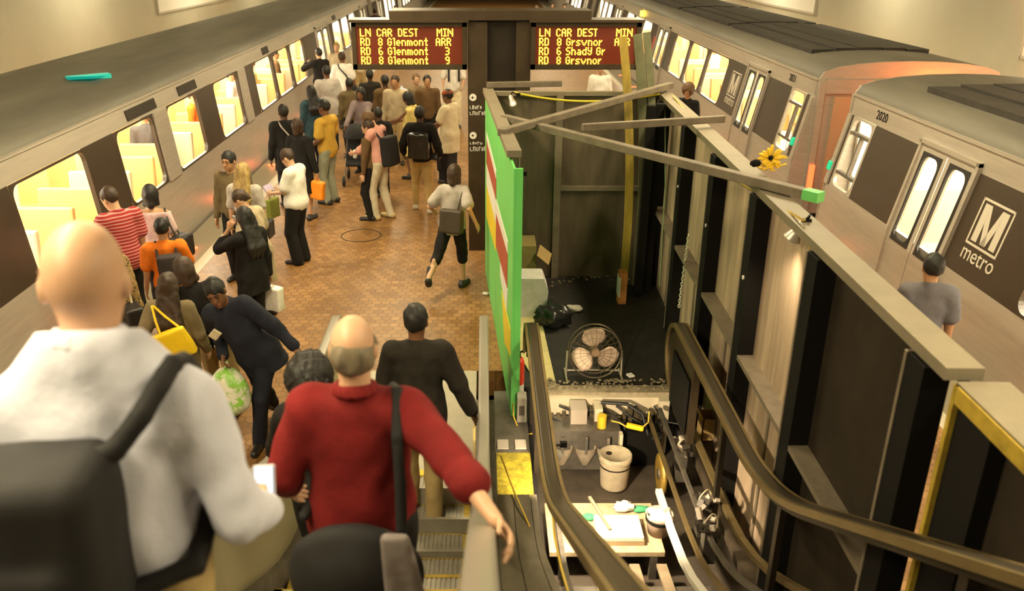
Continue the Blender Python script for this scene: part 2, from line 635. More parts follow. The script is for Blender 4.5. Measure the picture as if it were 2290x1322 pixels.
def metro_logo(S, car, y_near, y_far, zb, zt):
    """square outlined M with the word below"""
    up = (S.x(zt) - S.x(zb), 0, zt - zb)
    m = MB()
    w = y_far - y_near
    o = 0.006
    for a, b, c, d in ((y_near, y_far, zt - 0.025, zt), (y_near, y_far, zb, zb + 0.025), (y_near, y_near + 0.025, zb, zt), (y_far - 0.025, y_far, zb, zt)):
        S.slab(m, a, b, c, d, o, 0.0)
    H = zt - zb
    q = lambda f, g: (y_far - f * w if S.s > 0 else y_near + f * w, zb + g * H)
    polys = [[(.12, .1), (.3, .1), (.3, .9), (.12, .9)], [(.7, .1), (.88, .1), (.88, .9), (.7, .9)], [(.3, .9), (.34, .9), (.58, .1), (.42, .1), (.28, .6)], [(.7, .9), (.66, .9), (.42, .1), (.58, .1), (.72, .6)]]
    for pol in polys:
        pts = [q(*p) for p in pol]
        n = len(pts)
        m.add([(S.x(z, o), y, z) for y, z in pts], [tuple(range(n))])
    org = (S.x(zb - 0.17, o), y_far - 0.02 * w, zb - 0.155)
    place_letters(m, 'metro', 0.235 * w / 0.56, org, (0, -S.s, 0), up, 0.003)
    m.build('metro_emblem', M('emblem_cream', (0.52, 0.48, 0.40), 0.5), car)


def build_car(S, name, label, y0, y1, segs, far_roof, group=None, shroud=True, number=None, logos=(), near_end=False, far_end=False, seats=True):
    s = S.s
    cx = s * (S.prof[-1][1] + 1.46)
    car = thing(name, label, 'train car', (cx, (y0 + y1) / 2, -1.2), group)
    b = MB()
    S.slab(b, y0, y1, -0.75, ZB)
    S.slab(b, y0, y1, ZT, S.prof[-1][0])
    for kd, a, c in segs:
        if kd == 'b':
            S.slab(b, a, c, ZB, ZT, 0.03, -0.05)
    b.build('body_side', alum, car)
    rp = roof_pts(S, far_roof)
    r = MB()
    r.prism(rp + [(rp[-1][0], 2.1), (rp[0][0], 2.1)], 'y', y0, y1, True)
    r.build('roof', roof_m, car)
    g = MB()
    S.slab(g, y0, y1, S.prof[-1][0] - 0.02, S.prof[-1][0] + 0.015, 0.02, -0.06)
    g.build('roof_gutter', alum, car)
    if shroud:
        yy = y0 + 1.6
        while yy < y1 - 2:
            ye = min(yy + 5.2, y1 - 1.2)
            u = MB()
            xa = abs(rp[0][0]) + 0.42
            for i in range(5):
                zt = far_roof - 0.01 + 0.05 * math.sin(PI * (i + 0.5) / 5)
                u.box(s * (xa + i * 0.42), s * (xa + i * 0.42 + 0.39), yy, ye, far_roof - 0.25, zt)
            u.build('roof_shroud', roof_d, car)
            yy = ye + 0.35
    dark, opn = MB(), []
    for kd, a, c in segs:
        if kd == 'p':
            o = MB(); S.slab(o, a, c, ZB, ZT, 0.004); o.build('dark_panel', brown, car)
        elif kd in 'wc':
            o = MB(); S.ring(o, a, c, ZB, ZT, a + 0.05, c - 0.05, ZB + 0.03, ZT - 0.03, 0.13, 0.006)
            w = o.build('window', brown if kd == 'w' else alum, car)
            p = MB(); S.pane(p, a + 0.02, c - 0.02, ZB + 0.02, ZT - 0.02); p.build('pane', glass_win, w)
            if kd == 'c':
                q = MB()
                S.slab(q, a + 0.05, c - 0.05, ZT - 0.25, ZT - 0.21, 0.0, -0.06)
                S.slab(q, a + 0.05, c - 0.05, ZB + 0.2, ZB + 0.24, 0.0, -0.06)
                S.slab(q, a + 0.3, a + 0.34, ZB + 0.2, ZT - 0.22, 0.0, -0.06)
                q.build('sash_bar', steel_d, w)
        elif kd == 'd':
            mid = (a + c) / 2
            fr = MB()
            S.slab(fr, a - 0.05, a, -0.02, ZT + 0.1, 0.05, -0.05); S.slab(fr, c, c + 0.05, -0.02, ZT + 0.1, 0.05, -0.05); S.slab(fr, a - 0.05, c + 0.05, ZT + 0.06, ZT + 0.11, 0.05, -0.05)
            fr.build('door_frame', alum, car)
            bk = MB(); S.slab(bk, a, c, -0.02, ZB, 0.004, 0.0); S.slab(bk, a, c, ZT, ZT + 0.06, 0.004, 0.0)
            for (ya, yb) in ((a, mid - 0.006), (mid + 0.006, c)):
                o = MB()
                S.slab(o, ya, yb, -0.02, 0.78, 0.02, -0.03)
                S.ring(o, ya, yb, 0.78, ZT + 0.06, ya + 0.11, yb - 0.11, 0.85, ZT - 0.06, 0.13, 0.02, -0.03)
                lf = o.build('door', alum, car)
                e = MB(); S.ring(e, ya + 0.075, yb - 0.075, 0.815, ZT - 0.025, ya + 0.115, yb - 0.115, 0.855, ZT - 0.065, 0.125, 0.028, 0.0)
                e.build('window_gasket', rubber, lf)
                p = MB(); S.pane(p, ya + 0.05, yb - 0.05, 0.8, ZT, 0.0); p.build('pane', glass_win, lf)
    # saloon: floor, far wall with its own dark windows, ceiling, light tubes, seats
    xi = lambda d: s * (S.prof[-1][1] + d)
    i = MB()
    i.box(xi(0.05), xi(2.9), y0 + 0.1, y1 - 0.1, -0.05, 0.0)
    i.box(xi(2.72), xi(2.80), y0 + 0.1, y1 - 0.1, 0.0, 0.95); i.box(xi(2.72), xi(2.80), y0 + 0.1, y1 - 0.1, 1.75, 2.1)
    i.box(xi(0.05), xi(2.85), y0 + 0.1, y1 - 0.1, 2.06, 2.1)
    yy = y0 + 1.0
    while yy < y1 - 1:
        i.box(xi(2.72), xi(2.80), yy, yy + 0.7, 0.95, 1.75)
        yy += 1.9
    i.box(xi(0.1), xi(2.8), y0 + 0.05, y0 + 0.12, 0, 2.1); i.box(xi(0.1), xi(2.8), y1 - 0.12, y1 - 0.05, 0, 2.1)
    i.build('saloon_lining', cream, car)
    lt = MB()
    lt.box(xi(0.5), xi(0.72), y0 + 0.5, y1 - 0.5, 2.02, 2.055); lt.box(xi(1.9), xi(2.12), y0 + 0.5, y1 - 0.5, 2.02, 2.055)
    lt.build('light_tube', lamp_w, car)
    if seats:
        yy = max(y0 + 2.2, 5.0)
        n = 0
        doors = [(a, c) for kd, a, c in segs if kd == 'd']
        while yy < min(y1 - 1.5, 34):
            if not any(a - 0.5 < yy < c + 0.2 for a, c in doors):
                for dx in (0.18, 1.85):
                    o = MB()
                    o.box(xi(dx), xi(dx + 0.9), yy, yy + 0.46, 0.38, 0.48)
                    o.obox((xi(dx + 0.45), yy + 0.5, 0.82), (0.9, 0.09, 0.76), (R(-8), 0, 0))
                    o.box(xi(dx + 0.1), xi(dx + 0.8), yy + 0.1, yy + 0.4, 0.0, 0.38)
                    o.build('seat', seat_o if (n % 3) != 1 else seat_t, car, bevel=0.03)
                n += 1
            yy += 0.92
        for yy in [a - 0.12 for a, c in doors] + [c + 0.12 for a, c in doors]:
            if 4 < yy < 34:
                o = MB(); o.cyl((xi(0.95), yy, 0.0), (xi(0.95), yy, 2.06), 0.018, 8); o.build('grab_pole', steel, car)
    # ends
    for flag, ye, sg in ((near_end, y0, -1), (far_end, y1, 1)):
        e = MB()
        x0 = S.prof[-1][1]
        pr = [(S.x(z, 0.0), z) for z, _ in S.prof[1:]] + rp[1:-1] + [(s * (2 * (x0 + 1.46) - abs(S.x(z))), z) for z, _ in reversed(S.prof[1:])]
        e.prism(pr, 'y', ye - 0.03, ye + 0.03)
        e.build('end_wall', alum, car)
        if flag:
            c = MB()
            for a, bb in ((0.0, 0.10), (2.82, 2.92)):
                c.box(xi(a), xi(bb), ye + sg * 0.02, ye + sg * 0.10, -0.2, 2.2)
            c.box(xi(0.1), xi(2.82), ye + sg * 0.02, ye + sg * 0.08, 2.0, 2.22)
            c.build('end_frame', alum, car)
            d = MB(); d.box(xi(0.62), xi(1.35), ye + sg * 0.03, ye + sg * 0.07, -0.1, 0.86)
            d.build('end_door', M('end_door_glow_tint', (0.62, 0.22, 0.05), 0.45, 0.2), car)  # orange reflection of the tail lamps put into the panel colour
            d = MB(); d.box(xi(0.28), xi(0.55), ye + sg * 0.03, ye + sg * 0.06, 0.15, 1.95); d.box(xi(1.42), xi(1.7), ye + sg * 0.03, ye + sg * 0.06, 0.15, 1.95)
            d.build('end_post', M('end_post_steel', (0.55, 0.40, 0.26), 0.4, 0.4), car)
            d = MB(); d.box(xi(0.62), xi(1.35), ye + sg * 0.03, ye + sg * 0.05, 1.0, 1.88)
            d.build('end_window', M('end_window_pane', (0.03, 0.03, 0.025), 0.15), car)
            d = MB(); d.cyl((xi(0.9), ye + sg * 0.05, 0.93), (xi(0.9), ye + sg * 0.22, 0.93), 0.06, 12); d.cyl((xi(1.12), ye + sg * 0.05, 0.90), (xi(1.12), ye + sg * 0.2, 0.90), 0.05, 12)
            d.build('cable_coupling', steel, car)
            d = MB(); d.tube([(xi(0.6), ye + sg * 0.12, 1.25), (xi(0.68), ye + sg * 0.2, 1.0), (xi(0.85), ye + sg * 0.22, 0.86), (xi(1.0), ye + sg * 0.22, 0.93)], 0.02, 8)
            d.tube([(xi(0.4), ye + sg * 0.12, 0.55), (xi(0.55), ye + sg * 0.35, 0.28), (xi(0.8), ye + sg * 0.35, 0.25), (xi(1.1), ye + sg * 0.12, 0.5)], 0.02, 8)
            d.build('cable', rubber, car)
            d = MB()
            d.box(xi(0.02), xi(0.10), ye + sg * 0.10, ye + sg * 0.14, 0.3, 0.85); d.build('tail_lamp_glow', glow_red, car); d = MB(); d.cyl((xi(2.62), ye + sg * 0.05, 1.9), (xi(2.62), ye + sg * 0.13, 1.9), 0.09, 14)  # upright strip stands for the red-lit edge; it glows without being a lamp
            d.build('tail_lamp_glow', glow_red, car)
    if number:
        for yy, zz, sz in number[1]:
            m = MB()
            place_letters(m, number[0], sz, (S.x(zz, 0.004), yy, zz), (0, -s, 0), (S.x(zz + .1) - S.x(zz), 0, 0.1), 0.002)
            m.build('car_number', black_m, car)
    for lg in logos:
        metro_logo(S, car, *lg)
    return car


def three(a, b):
    w = (b - a) / 3
    return [('w', a + i * w + 0.04, a + (i + 1) * w - 0.04) for i in range(3)] + [('p', a + i * w - 0.04, a + i * w + 0.04) for i in range(4)]


near_segs = [('b', 12.34, 12.45), ('p', 12.28, 12.34), ('c', 11.55, 12.28), ('p', 10.25, 11.55), ('d', 8.97, 10.2), ('p', 7.66, 8.92)] + three(3.3, 7.62) + [('p', 1.9, 3.26), ('d', 0.6, 1.85), ('p', -10.0, 0.55)]
car = build_car(RS, 'train_car', 'silver and brown train car numbered 2020 at the right edge, nearest the camera', -10.0, 12.45, near_segs, 2.5, 'cars of the parked right-hand train',
                number=('2020', [(11.62, 2.02, 0.17)]), logos=[(8.1, 8.68, 1.25, 1.75)], far_end=True)
far_segs = [('b', 13.9, 14.02), ('p', 14.02, 14.22), ('c', 14.22, 14.95), ('p', 14.95, 16.2), ('d', 16.27, 17.48), ('p', 17.55, 18.86)] + three(18.9, 24.65) + [('p', 24.69, 25.35), ('d', 25.4, 26.9), ('p', 26.95, 28.0)] + three(28.05, 33.4) + [('p', 33.45, 34.4), ('d', 34.5, 36.0), ('p', 36.1, 37)] + three(37.05, 41.5) + [('p', 41.55, 42.5)]
car2 = build_car(RS, 'train_car', 'silver and brown train car beyond the coupling gap on the right, second from the camera', 13.9, 42.5, far_segs, 2.5, 'cars of the parked right-hand train',
                 number=('2021', [(15.2, 2.02, 0.17)]), logos=[(17.85, 18.5, 1.25, 1.75)], near_end=True)
a = MB(); RS.slab(a, 29.9, 30.12, 2.0, 2.17, 0.10, 0.0)
a.build('side_lamp', lamp_amber, car2)
a = MB(); RS.slab(a, 27.15, 27.4, 0.7, 1.6, 0.012, 0.0)
a.build('red_glow_strip', M('red_glow_paint', (0.55, 0.06, 0.03), 0.5), car2)  # red glow by the door laid on as a plain coloured strip
for cc, yy in ((car2, 14.08), (car, 12.42)):
    a = MB(); RS.slab(a, yy - 0.05, yy + 0.05, 1.12, 1.24, 0.05, 0.0)
    a.build('marker_lamp', lamp_green, cc)
s3 = [('p', 43.9, 45.5), ('d', 45.6, 47.1), ('p', 47.2, 48.4)] + three(48.45, 53.8) + [('p', 53.9, 54.9), ('d', 55.0, 56.5), ('p', 56.6, 57.6)] + three(57.65, 63.0) + [('p', 63.1, 71.9)]
build_car(RS, 'train_car', 'farthest silver train car on the right-hand track, above the right display', 43.9, 72.0, s3, 2.5, 'cars of the parked right-hand train', seats=False)

l1 = [('p', -6.0, 6.0)] + [('w', 6.1, 7.0), ('p', 7.05, 8.4), ('w', 8.4, 10.2), ('p', 10.2, 11.05), ('w', 11.05, 12.45), ('b', 12.45, 12.98), ('w', 12.98, 14.5), ('p', 14.5, 15.35), ('w', 15.35, 17.0), ('b', 17.0, 17.5), ('p', 17.5, 18.05)] + \
     three(18.1, 23.5) + [('p', 23.55, 25.2), ('d', 25.3, 27.2), ('p', 27.3, 28.0)] + three(28.05, 33.3) + [('p', 33.35, 34.4), ('d', 34.5, 36.0), ('p', 36.1, 37.0)]
lc = build_car(LS, 'train_car', 'long silver train car on the left track beside the waiting crowd', -6.0, 37.0, l1, 2.42, 'cars of the left-hand train', shroud=False)
for yy, w in ((11.6, 1.1), (13.7, 0.9), (19.2, 0.55), (28.4, 0.6)):
    a = MB(); LS.slab(a, yy, yy + w, 1.98, 2.12, 0.012, 0.0)
    a.build('side_destination_sign', bronze_d, lc)
l2 = [('p', 38.3, 40), ('d', 40.1, 41.6), ('p', 41.7, 42.6)] + three(42.65, 48.0) + [('p', 48.1, 49.2), ('d', 49.3, 50.8), ('p', 50.9, 51.8)] + three(51.85, 57.2) + [('p', 57.3, 71.9)]
build_car(LS, 'train_car', 'farthest silver train car on the left track at the top of the picture', 38.3, 72.0, l2, 2.42, 'cars of the left-hand train', shroud=False, seats=False)
a = MB()
p, q = at(150, 176, z=2.42), at(245, 168, z=2.42)
a.add([p, q, q + Vector((0.0, -0.5, 0.05)), p + Vector((0.1, -0.2, 0.05))], [(0, 1, 2, 3)])
a.beam(p, q, 0.18, 0.06)
a.build('teal_light_streak', M('teal_streak', (0.02, 0.42, 0.34), 0.4, emit=(0.0, 0.5, 0.4), es=0.5), lc)  # blurred teal light on the roof built as a faintly glowing strip

# ------------------------------------------------------------------ sign pylon with the two train displays
PYY = 12.0
py = thing('sign_pylon', 'tall bronze pylon in mid platform carrying the two train displays', 'sign pylon', (0.18, PYY, 0))
m = MB(); m.box(-0.24, 0.03, PYY - 0.05, PYY + 0.35, 0, 3.25); m.build('post', bronze, py)
m = MB(); m.box(0.42, 0.62, PYY - 0.05, PYY + 0.35, 0, 3.25); m.build('post', bronze, py)
m = MB(); m.box(0.03, 0.42, PYY + 0.05, PYY + 0.25, 0, 3.25); m.build('recessed_panel', bronze_d, py)
m = MB(); m.box(-1.28, 1.42, PYY - 0.12, PYY + 0.42, 3.27, 3.40); m.build('cap_beam', bronze, py, bevel=0.01)
m = MB()
for zz in (2.25, 1.72):
    m.cyl((-0.17, PYY - 0.05, zz), (-0.17, PYY - 0.062, zz), 0.05, 20)
m.build('route_disc', white_m, py)
m = MB()
for zz in (2.25, 1.72):
    m.cyl((-0.175, PYY - 0.062, zz), (-0.175, PYY - 0.066, zz), 0.014, 10)
m.build('disc_mark', black_m, py)
# illegible small lines of white type under each disc
rnd = random.Random(4)
m = MB()
for z0, n, h in ((2.13, 5, 0.045), (2.05, 6, 0.045), (1.62, 5, 0.03), (1.55, 6, 0.055)):
    x = -0.215
    for i in range(n):
        w = rnd.uniform(0.022, 0.034)
        m.box(x, x + 0.009, PYY - 0.056, PYY - 0.05, z0 - h, z0)
        m.box(x, x + w, PYY - 0.056, PYY - 0.05, z0 - (0 if i % 2 else h) - 0.0, z0 - (0 if i % 2 else h) + 0.009)
        if i % 3:
            m.box(x + w - 0.009, x + w, PYY - 0.056, PYY - 0.05, z0 - h, z0)
        x += w + 0.011
m.build('small_lettering', white_m, py)

led = M('lit_amber_dots', (0.3, 0.2, 0.0), 0.5, emit=(1.0, 0.66, 0.04), es=5.0)
scr = M('display_screen', (0.10, 0.014, 0.004), 0.4, emit=(0.30, 0.035, 0.006), es=0.22)


def display(xa, xb, rows, label):
    zb, zt = 2.63, 3.25
    d = thing('train_display', label, 'train display', ((xa + xb) / 2, PYY, zb), 'train displays on the pylon')
    m = MB()
    m.box(xa, xb, PYY - 0.10, PYY + 0.25, zb, zb + 0.07); m.box(xa, xb, PYY - 0.10, PYY + 0.25, zt - 0.06, zt)
    m.box(xa, xa + 0.06, PYY - 0.10, PYY + 0.25, zb, zt); m.box(xb - 0.06, xb, PYY - 0.10, PYY + 0.25, zb, zt); m.box(xa, xb, PYY + 0.2, PYY + 0.25, zb, zt)
    m.build('housing', bronze, d)
    m = MB(); m.box(xa + 0.05, xb - 0.05, PYY - 0.06, PYY + 0.0, zb + 0.06, zt - 0.05); m.build('screen', scr, d)
    m = MB(); m.box(xa - 0.03, xb + 0.03, PYY - 0.16, PYY + 0.27, zt, zt + 0.035); m.build('hood', bronze, d)
    p = 0.0147
    x0 = xa + 0.11
    cw = 5 * p
    z = zt - 0.085
    for row in rows:
        for c, t in row:
            m = MB()
            dots(m, t, x0 + c * cw, z, PYY - 0.062, p, p * 1.01)
            m.build('lit_word', led, d)
        z -= 0.121
    return d


hd = [(0, 'LN'), (3.1, 'CAR'), (7.0, 'DEST'), (14.1, 'MIN')]
display(-1.80, -0.25, [hd, [(0, 'RD'), (3.3, '8'), (5.0, 'Glenmont'), (13.9, 'ARR')], [(0, 'RD'), (3.3, '6'), (5.0, 'Glenmont'), (15.6, '3')], [(0, 'RD'), (3.3, '8'), (5.0, 'Glenmont'), (15.6, '9')]],
        'left train display with four amber lines of arrivals for Glenmont')
display(0.62, 2.10, [hd, [(0, 'RD'), (3.3, '8'), (5.0, 'Grsvnor'), (13.9, 'ARR')], [(0, 'RD'), (3.3, '6'), (5.0, 'Shady Gr'), (15.6, '5')], [(0, 'RD'), (3.3, '8'), (5.0, 'Grsvnor'), (15.6, '8')]],
        'right train display with amber lines for Grsvnor and Shady Gr')

# ------------------------------------------------------------------ work enclosure round the dismantled escalator
WX, WY0, WY1, WH = 2.29, 3.33, 10.88, 2.48
ply = M('stained_plywood', (0.40, 0.295, 0.20), 0.7, var=0.45, scale=2.2, stretch=(3, 3, 0.35), bump=0.1)
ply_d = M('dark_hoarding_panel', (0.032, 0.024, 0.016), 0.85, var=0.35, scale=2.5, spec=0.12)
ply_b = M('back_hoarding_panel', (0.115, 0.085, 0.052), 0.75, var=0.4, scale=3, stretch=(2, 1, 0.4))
timber = M('grey_timber', (0.175, 0.14, 0.095), 0.7, var=0.3, scale=6)
cap_m = M('hoarding_cap', (0.21, 0.175, 0.115), 0.6, var=0.15, scale=5)
t = thing('right_hoarding', 'long brown plywood hoarding with dark posts along the right of the open pit', 'hoarding', (WX, WY1, 0))
t.rotation_euler.z = -0.0212
posts = [10.62, 9.1, 7.7, 6.34, 4.98, 3.55]
edges = [WY1] + posts[1:] + [WY0]
for i in range(len(posts) - 1):
    a, b = posts[i + 1], posts[i]
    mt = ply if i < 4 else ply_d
    m = MB(); m.box(WX, WX + 0.03, a, b, -0.55 if b < 7.8 else 0, WH - 0.05); m.build('plywood_panel', mt, t)
for i, y in enumerate(posts):
    m = MB(); m.box(WX - 0.13, WX - 0.002, y - 0.10, y + 0.07, -0.55 if y < 7.75 else 0.0, WH - 0.06); m.build('post', black_m, t)
    m = MB(); m.box(WX - 0.135, WX - 0.001, y + 0.07, y + 0.095, -0.5 if y < 7.75 else 0.0, WH - 0.06); m.build('edge_strip', timber, t)
    if i < 4:
        m = MB(); m.cyl((WX - 0.14, y - 0.02, 1.75), (WX - 0.128, y - 0.02, 1.75), 0.018, 8); m.build('bolt', white_m, t)
m = MB(); m.box(WX - 0.10, WX + 0.07, WY0, WY1, WH - 0.06, WH); m.build('cap_rail', cap_m, t)
for i in range(len(posts) - 1):
    m = MB(); m.box(WX - 0.13, WX, posts[i + 1] + 0.1, posts[i] - 0.1, 1.06, 1.10); m.build('mid_rail', timber, t)
    if i < 4:
        yy = (posts[i] + posts[i + 1]) / 2
        m = MB(); m.box(WX - 0.012, WX, yy - 0.02, yy + 0.02, 0.0 if yy > 7.7 else -0.5, 1.05); m.build('batten', timber, t)
t = thing('near_hoarding', 'lower dark hoarding with yellow edge trim at the bottom right corner', 'hoarding', (WX, WY1, 0))
t.rotation_euler.z = -0.0212
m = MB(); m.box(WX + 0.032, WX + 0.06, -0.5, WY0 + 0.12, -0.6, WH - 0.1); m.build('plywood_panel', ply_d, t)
m = MB(); m.box(WX - 0.06, WX + 0.17, -0.5, WY0 - 0.03, WH - 0.1, WH - 0.05); m.build('cap_rail', cap_m, t)
ym = M('worn_yellow_paint', (0.42, 0.29, 0.03), 0.6, var=0.4, scale=8)
m = MB(); m.box(WX - 0.07, WX - 0.05, -0.5, WY0 - 0.04, WH - 0.14, WH - 0.06); m.box(WX - 0.07, WX - 0.04, WY0 - 0.06, WY0 - 0.03, -0.6, WH - 0.06); m.build('yellow_trim', ym, t)
m = MB(); m.box(WX - 0.05, WX + 0.03, WY0 - 0.34, WY0 - 0.07, -0.6, WH - 0.1); m.build('post', black_m, t)

t = thing('back_hoarding', 'dark panelled back wall of the work enclosure behind the fan', 'hoarding', (1.3, WY1, 0))
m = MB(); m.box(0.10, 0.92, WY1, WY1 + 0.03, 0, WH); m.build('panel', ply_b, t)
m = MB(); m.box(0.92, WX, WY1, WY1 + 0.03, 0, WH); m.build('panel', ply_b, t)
m = MB(); m.box(0.90, 0.99, WY1 - 0.06, WY1, 0, WH); m.build('upright', timber, t)
m = MB(); m.box(0.99, WX - 0.14, WY1 - 0.05, WY1, 1.22, 1.28); m.build('cross_rail', timber, t)
m = MB(); m.box(0.10, WX, WY1 - 0.05, WY1 + 0.05, WH - 0.03, WH + 0.02); m.build('top_rail', cap_m, t)

# green painted hoarding on the platform side
GA, GB = Vector((0.0, 11.03, 0)), Vector((0.245, 7.1, 0))
gd = (GB - GA).normalized()
gn = Vector((gd.y, -gd.x, 0))
gn = gn if gn.x < 0 else -gn
t = thing('green_hoarding', 'bright green painted hoarding with red, white and yellow bands facing the platform', 'hoarding', (0.12, 9.0, 0))


def gslab(m, pts, o0, o1):
    P = lambda s, z, o: GA + gd * s + gn * o + Vector((0, 0, z))
    n = len(pts)
    v = [P(s, z, o0) for s, z in pts] + [P(s, z, o1) for s, z in pts]
    return m.add(v, [tuple(range(n)), tuple(reversed(range(n, 2 * n)))] + [(i, n + i, n + (i + 1) % n, (i + 1) % n) for i in range(n)])


Lg = (GB - GA).length
green = M('bright_green_paint', (0.15, 0.60, 0.14), 0.45, var=0.1, scale=1.5)
m = MB(); gslab(m, [(0, 0.02), (1.97, 0.02), (1.97, 2.46), (0, 2.46)], 0.0, -0.02); m.build('painted_sheet', green, t)
m = MB(); gslab(m, [(1.985, 0.02), (Lg, 0.02), (Lg, 2.44), (1.985, 2.44)], 0.0, -0.02); m.build('painted_sheet', green, t)
red_p, yel_p = M('red_brown_paint', (0.38, 0.07, 0.035), 0.5), M('yellow_paint', (0.75, 0.58, 0.03), 0.5)
for nm, mt, ps in (('white_band', white_m, [[(0.3, 2.02), (1.97, 1.93), (1.97, 1.84), (0.3, 1.92)], [(0.3, 1.62), (1.97, 1.60), (1.97, 1.33), (0.3, 1.34)], [(1.99, 1.62), (3.45, 1.62), (3.45, 1.5), (1.99, 1.46)], [(2.6, 1.1), (3.5, 1.15), (3.42, 0.88), (2.6, 0.95)]]),
                   ('red_band', red_p, [[(0.3, 1.92), (1.97, 1.84), (1.97, 1.60), (0.3, 1.62)], [(1.99, 1.46), (3.45, 1.5), (3.45, 1.15), (1.99, 1.08)]]),
                   ('yellow_band', yel_p, [[(0.3, 1.34), (1.97, 1.33), (1.97, 1.0), (0.3, 0.9)], [(2.8, 0.86), (3.8, 0.88), (3.85, 0.62), (3.2, 0.45)]])):
    for q in ps:
        m = MB(); gslab(m, q, 0.004, 0.0); m.build(nm, mt, t)
m = MB(); gslab(m, [(0, 2.46), (3.6, 2.46), (3.6, 2.52), (0, 2.52)], 0.03, -0.10); m.build('top_rail', cap_m, t)
m = MB(); gslab(m, [(0.0, 2.30), (1.9, 2.30), (1.9, 2.46), (0.0, 2.46)], -0.025, -0.10); m.build('inner_board', timber, t)
m = MB(); gslab(m, [(Lg - 0.03, 0.02), (Lg, 0.02), (Lg, 2.44), (Lg - 0.03, 2.44)], -0.021, -0.08); m.build('edge_batten', green, t)

# braces lying across the top of the enclosure
for nm, a, b, w, lab in (('timber_brace', (0.15, 8.17, 2.53), (2.36, 11.0, 2.56), 0.085, 'grey timber brace running from the green hoarding to the far right corner of the enclosure'),
                         ('timber_brace', (0.20, 9.1, 2.50), (2.40, 5.9, 2.53), 0.085, 'longest grey timber brace crossing the enclosure with a green end over the right hoarding'),
                         ('timber_brace', (0.93, 8.12, 2.59), (2.44, 8.72, 2.56), 0.06, 'short thin grey brace resting on the long brace and the right hoarding'),
                         ('timber_brace', (0.02, 11.0, 2.56), (0.98, 11.12, 2.56), 0.07, 'grey rail end resting over the back left corner of the enclosure')):
    o = MB().beam(a, b, w, 0.07).build(nm, timber, bevel=0.006)
    tag(o, lab, 'timber', 'braces across the enclosure')
e = MB().beam((2.33, 6.0, 2.53), (2.405, 5.895, 2.53), 0.088, 0.074).build('timber_end', M('fresh_green_end', (0.12, 0.5, 0.12), 0.5))
tag(e, 'bright green painted cap on the end of the long brace', 'end cap')

# planks leaning in the far right corner
pm = {'y': M('yellow_plank', (0.42, 0.29, 0.04), 0.6, var=0.45, scale=3, stretch=(2, 2, 0.4)), 'g': M('greenish_plank', (0.14, 0.14, 0.07), 0.6, var=0.3, scale=4)}
for (xa, ya, xb, yb, zt, w, c, lab) in ((1.80, 10.35, 1.67, 10.72, 3.18, 0.10, 'y', 'tall yellow plank leaning against the back corner of the enclosure'),
                                        (2.0, 10.55, 1.86, 10.8, 3.20, 0.11, 'g', 'greenish plank leaning just right of the yellow plank'),
                                        (2.12, 10.45, 1.97, 10.82, 3.22, 0.09, 'g', 'narrow greenish plank leaning nearest the right hoarding corner')):
    pts = [(xa, ya, 0.0), ((xa + xb) / 2 + 0.05, (ya + yb) / 2, zt / 2), (xb, yb, zt)]
    m = MB()
    for i in range(8):
        f0, f1 = i / 8, (i + 1) / 8
        g = lambda f: Vector(pts[0]).lerp(Vector(pts[2]), f) + Vector((0.09 * 4 * f * (1 - f), 0, 0))
        m.beam(g(f0), g(f1), w, 0.035, (0, 1, 0))
    tag(m.build('plank', pm[c]), lab, 'plank', 'planks leaning in the enclosure corner')
for dx, lab in ((0, 'black steel channel standing in the back right corner of the enclosure'), (0.13, 'second black steel channel in the back right corner beside the first')):
    m = MB(); m.box(1.93 + dx, 2.03 + dx, 10.15 + dx, 10.25 + dx, 0.0, 2.44); tag(m.build('steel_channel', black_m), lab, 'steel channel', 'black channels in the corner')

# yellow tape sagging across the back
pts = []
for i in range(17):
    f = i / 16
    p = at(1150, 207, y=10.7).lerp(at(1475, 210, y=10.7), f)
    pts.append((p.x, p.y, p.z - 0.10 * 4 * f * (1 - f)))
tag(MB().tube(pts, 0.014, 6).build('caution_tape', M('yellow_tape', (0.70, 0.50, 0.03), 0.5)), 'yellow tape sagging across the top of the back hoarding', 'tape')

# yellow bundle on the right cap rail
p0 = at(1722, 352, x=2.30)
t = thing('yellow_bundle', 'bright yellow crumpled bundle tied on the right hoarding rail, dark spot in it', 'bundle', (p0.x, p0.y, WH))
m = MB()
rnd = random.Random(5)
for i in range(13):
    a = 2 * PI * i / 13 + rnd.uniform(-.15, .15)
    k = rnd.uniform(0.045, 0.065)
    m.blob((p0.x + k * math.cos(a), p0.y - 0.02 * rnd.random(), p0.z + k * math.sin(a)), (0.042, 0.012, 0.016), i, 5, 0.2, Matrix.Rotation(-a, 4, 'Y'))
for i in range(22):
    c = Vector((p0.x + rnd.uniform(-0.06, 0.11), p0.y + rnd.uniform(-.04, .04), max(WH + 0.012, p0.z + rnd.uniform(-0.11, -0.01))))
    m.tube([c, c + Vector((rnd.uniform(-.05, .05), rnd.uniform(-.03, .03), rnd.uniform(0, .03))), c + Vector((rnd.uniform(-.07, .09), rnd.uniform(-.04, .04), rnd.uniform(-.005, .03)))], 0.007, 5)
m.build('petal_cloth', M('yellow_cloth', (0.85, 0.55, 0.02), 0.6), t)
m = MB().blob((p0.x, p0.y - 0.02, p0.z), (0.02, 0.02, 0.02), 3, 6, 0.1); m.build('dark_centre', black_m, t)
m = MB().blob((p0.x - 0.11, p0.y, WH + 0.09), (0.045, 0.04, 0.03), 2, 6, 0.2); m.build('black_pad', black_m, t)


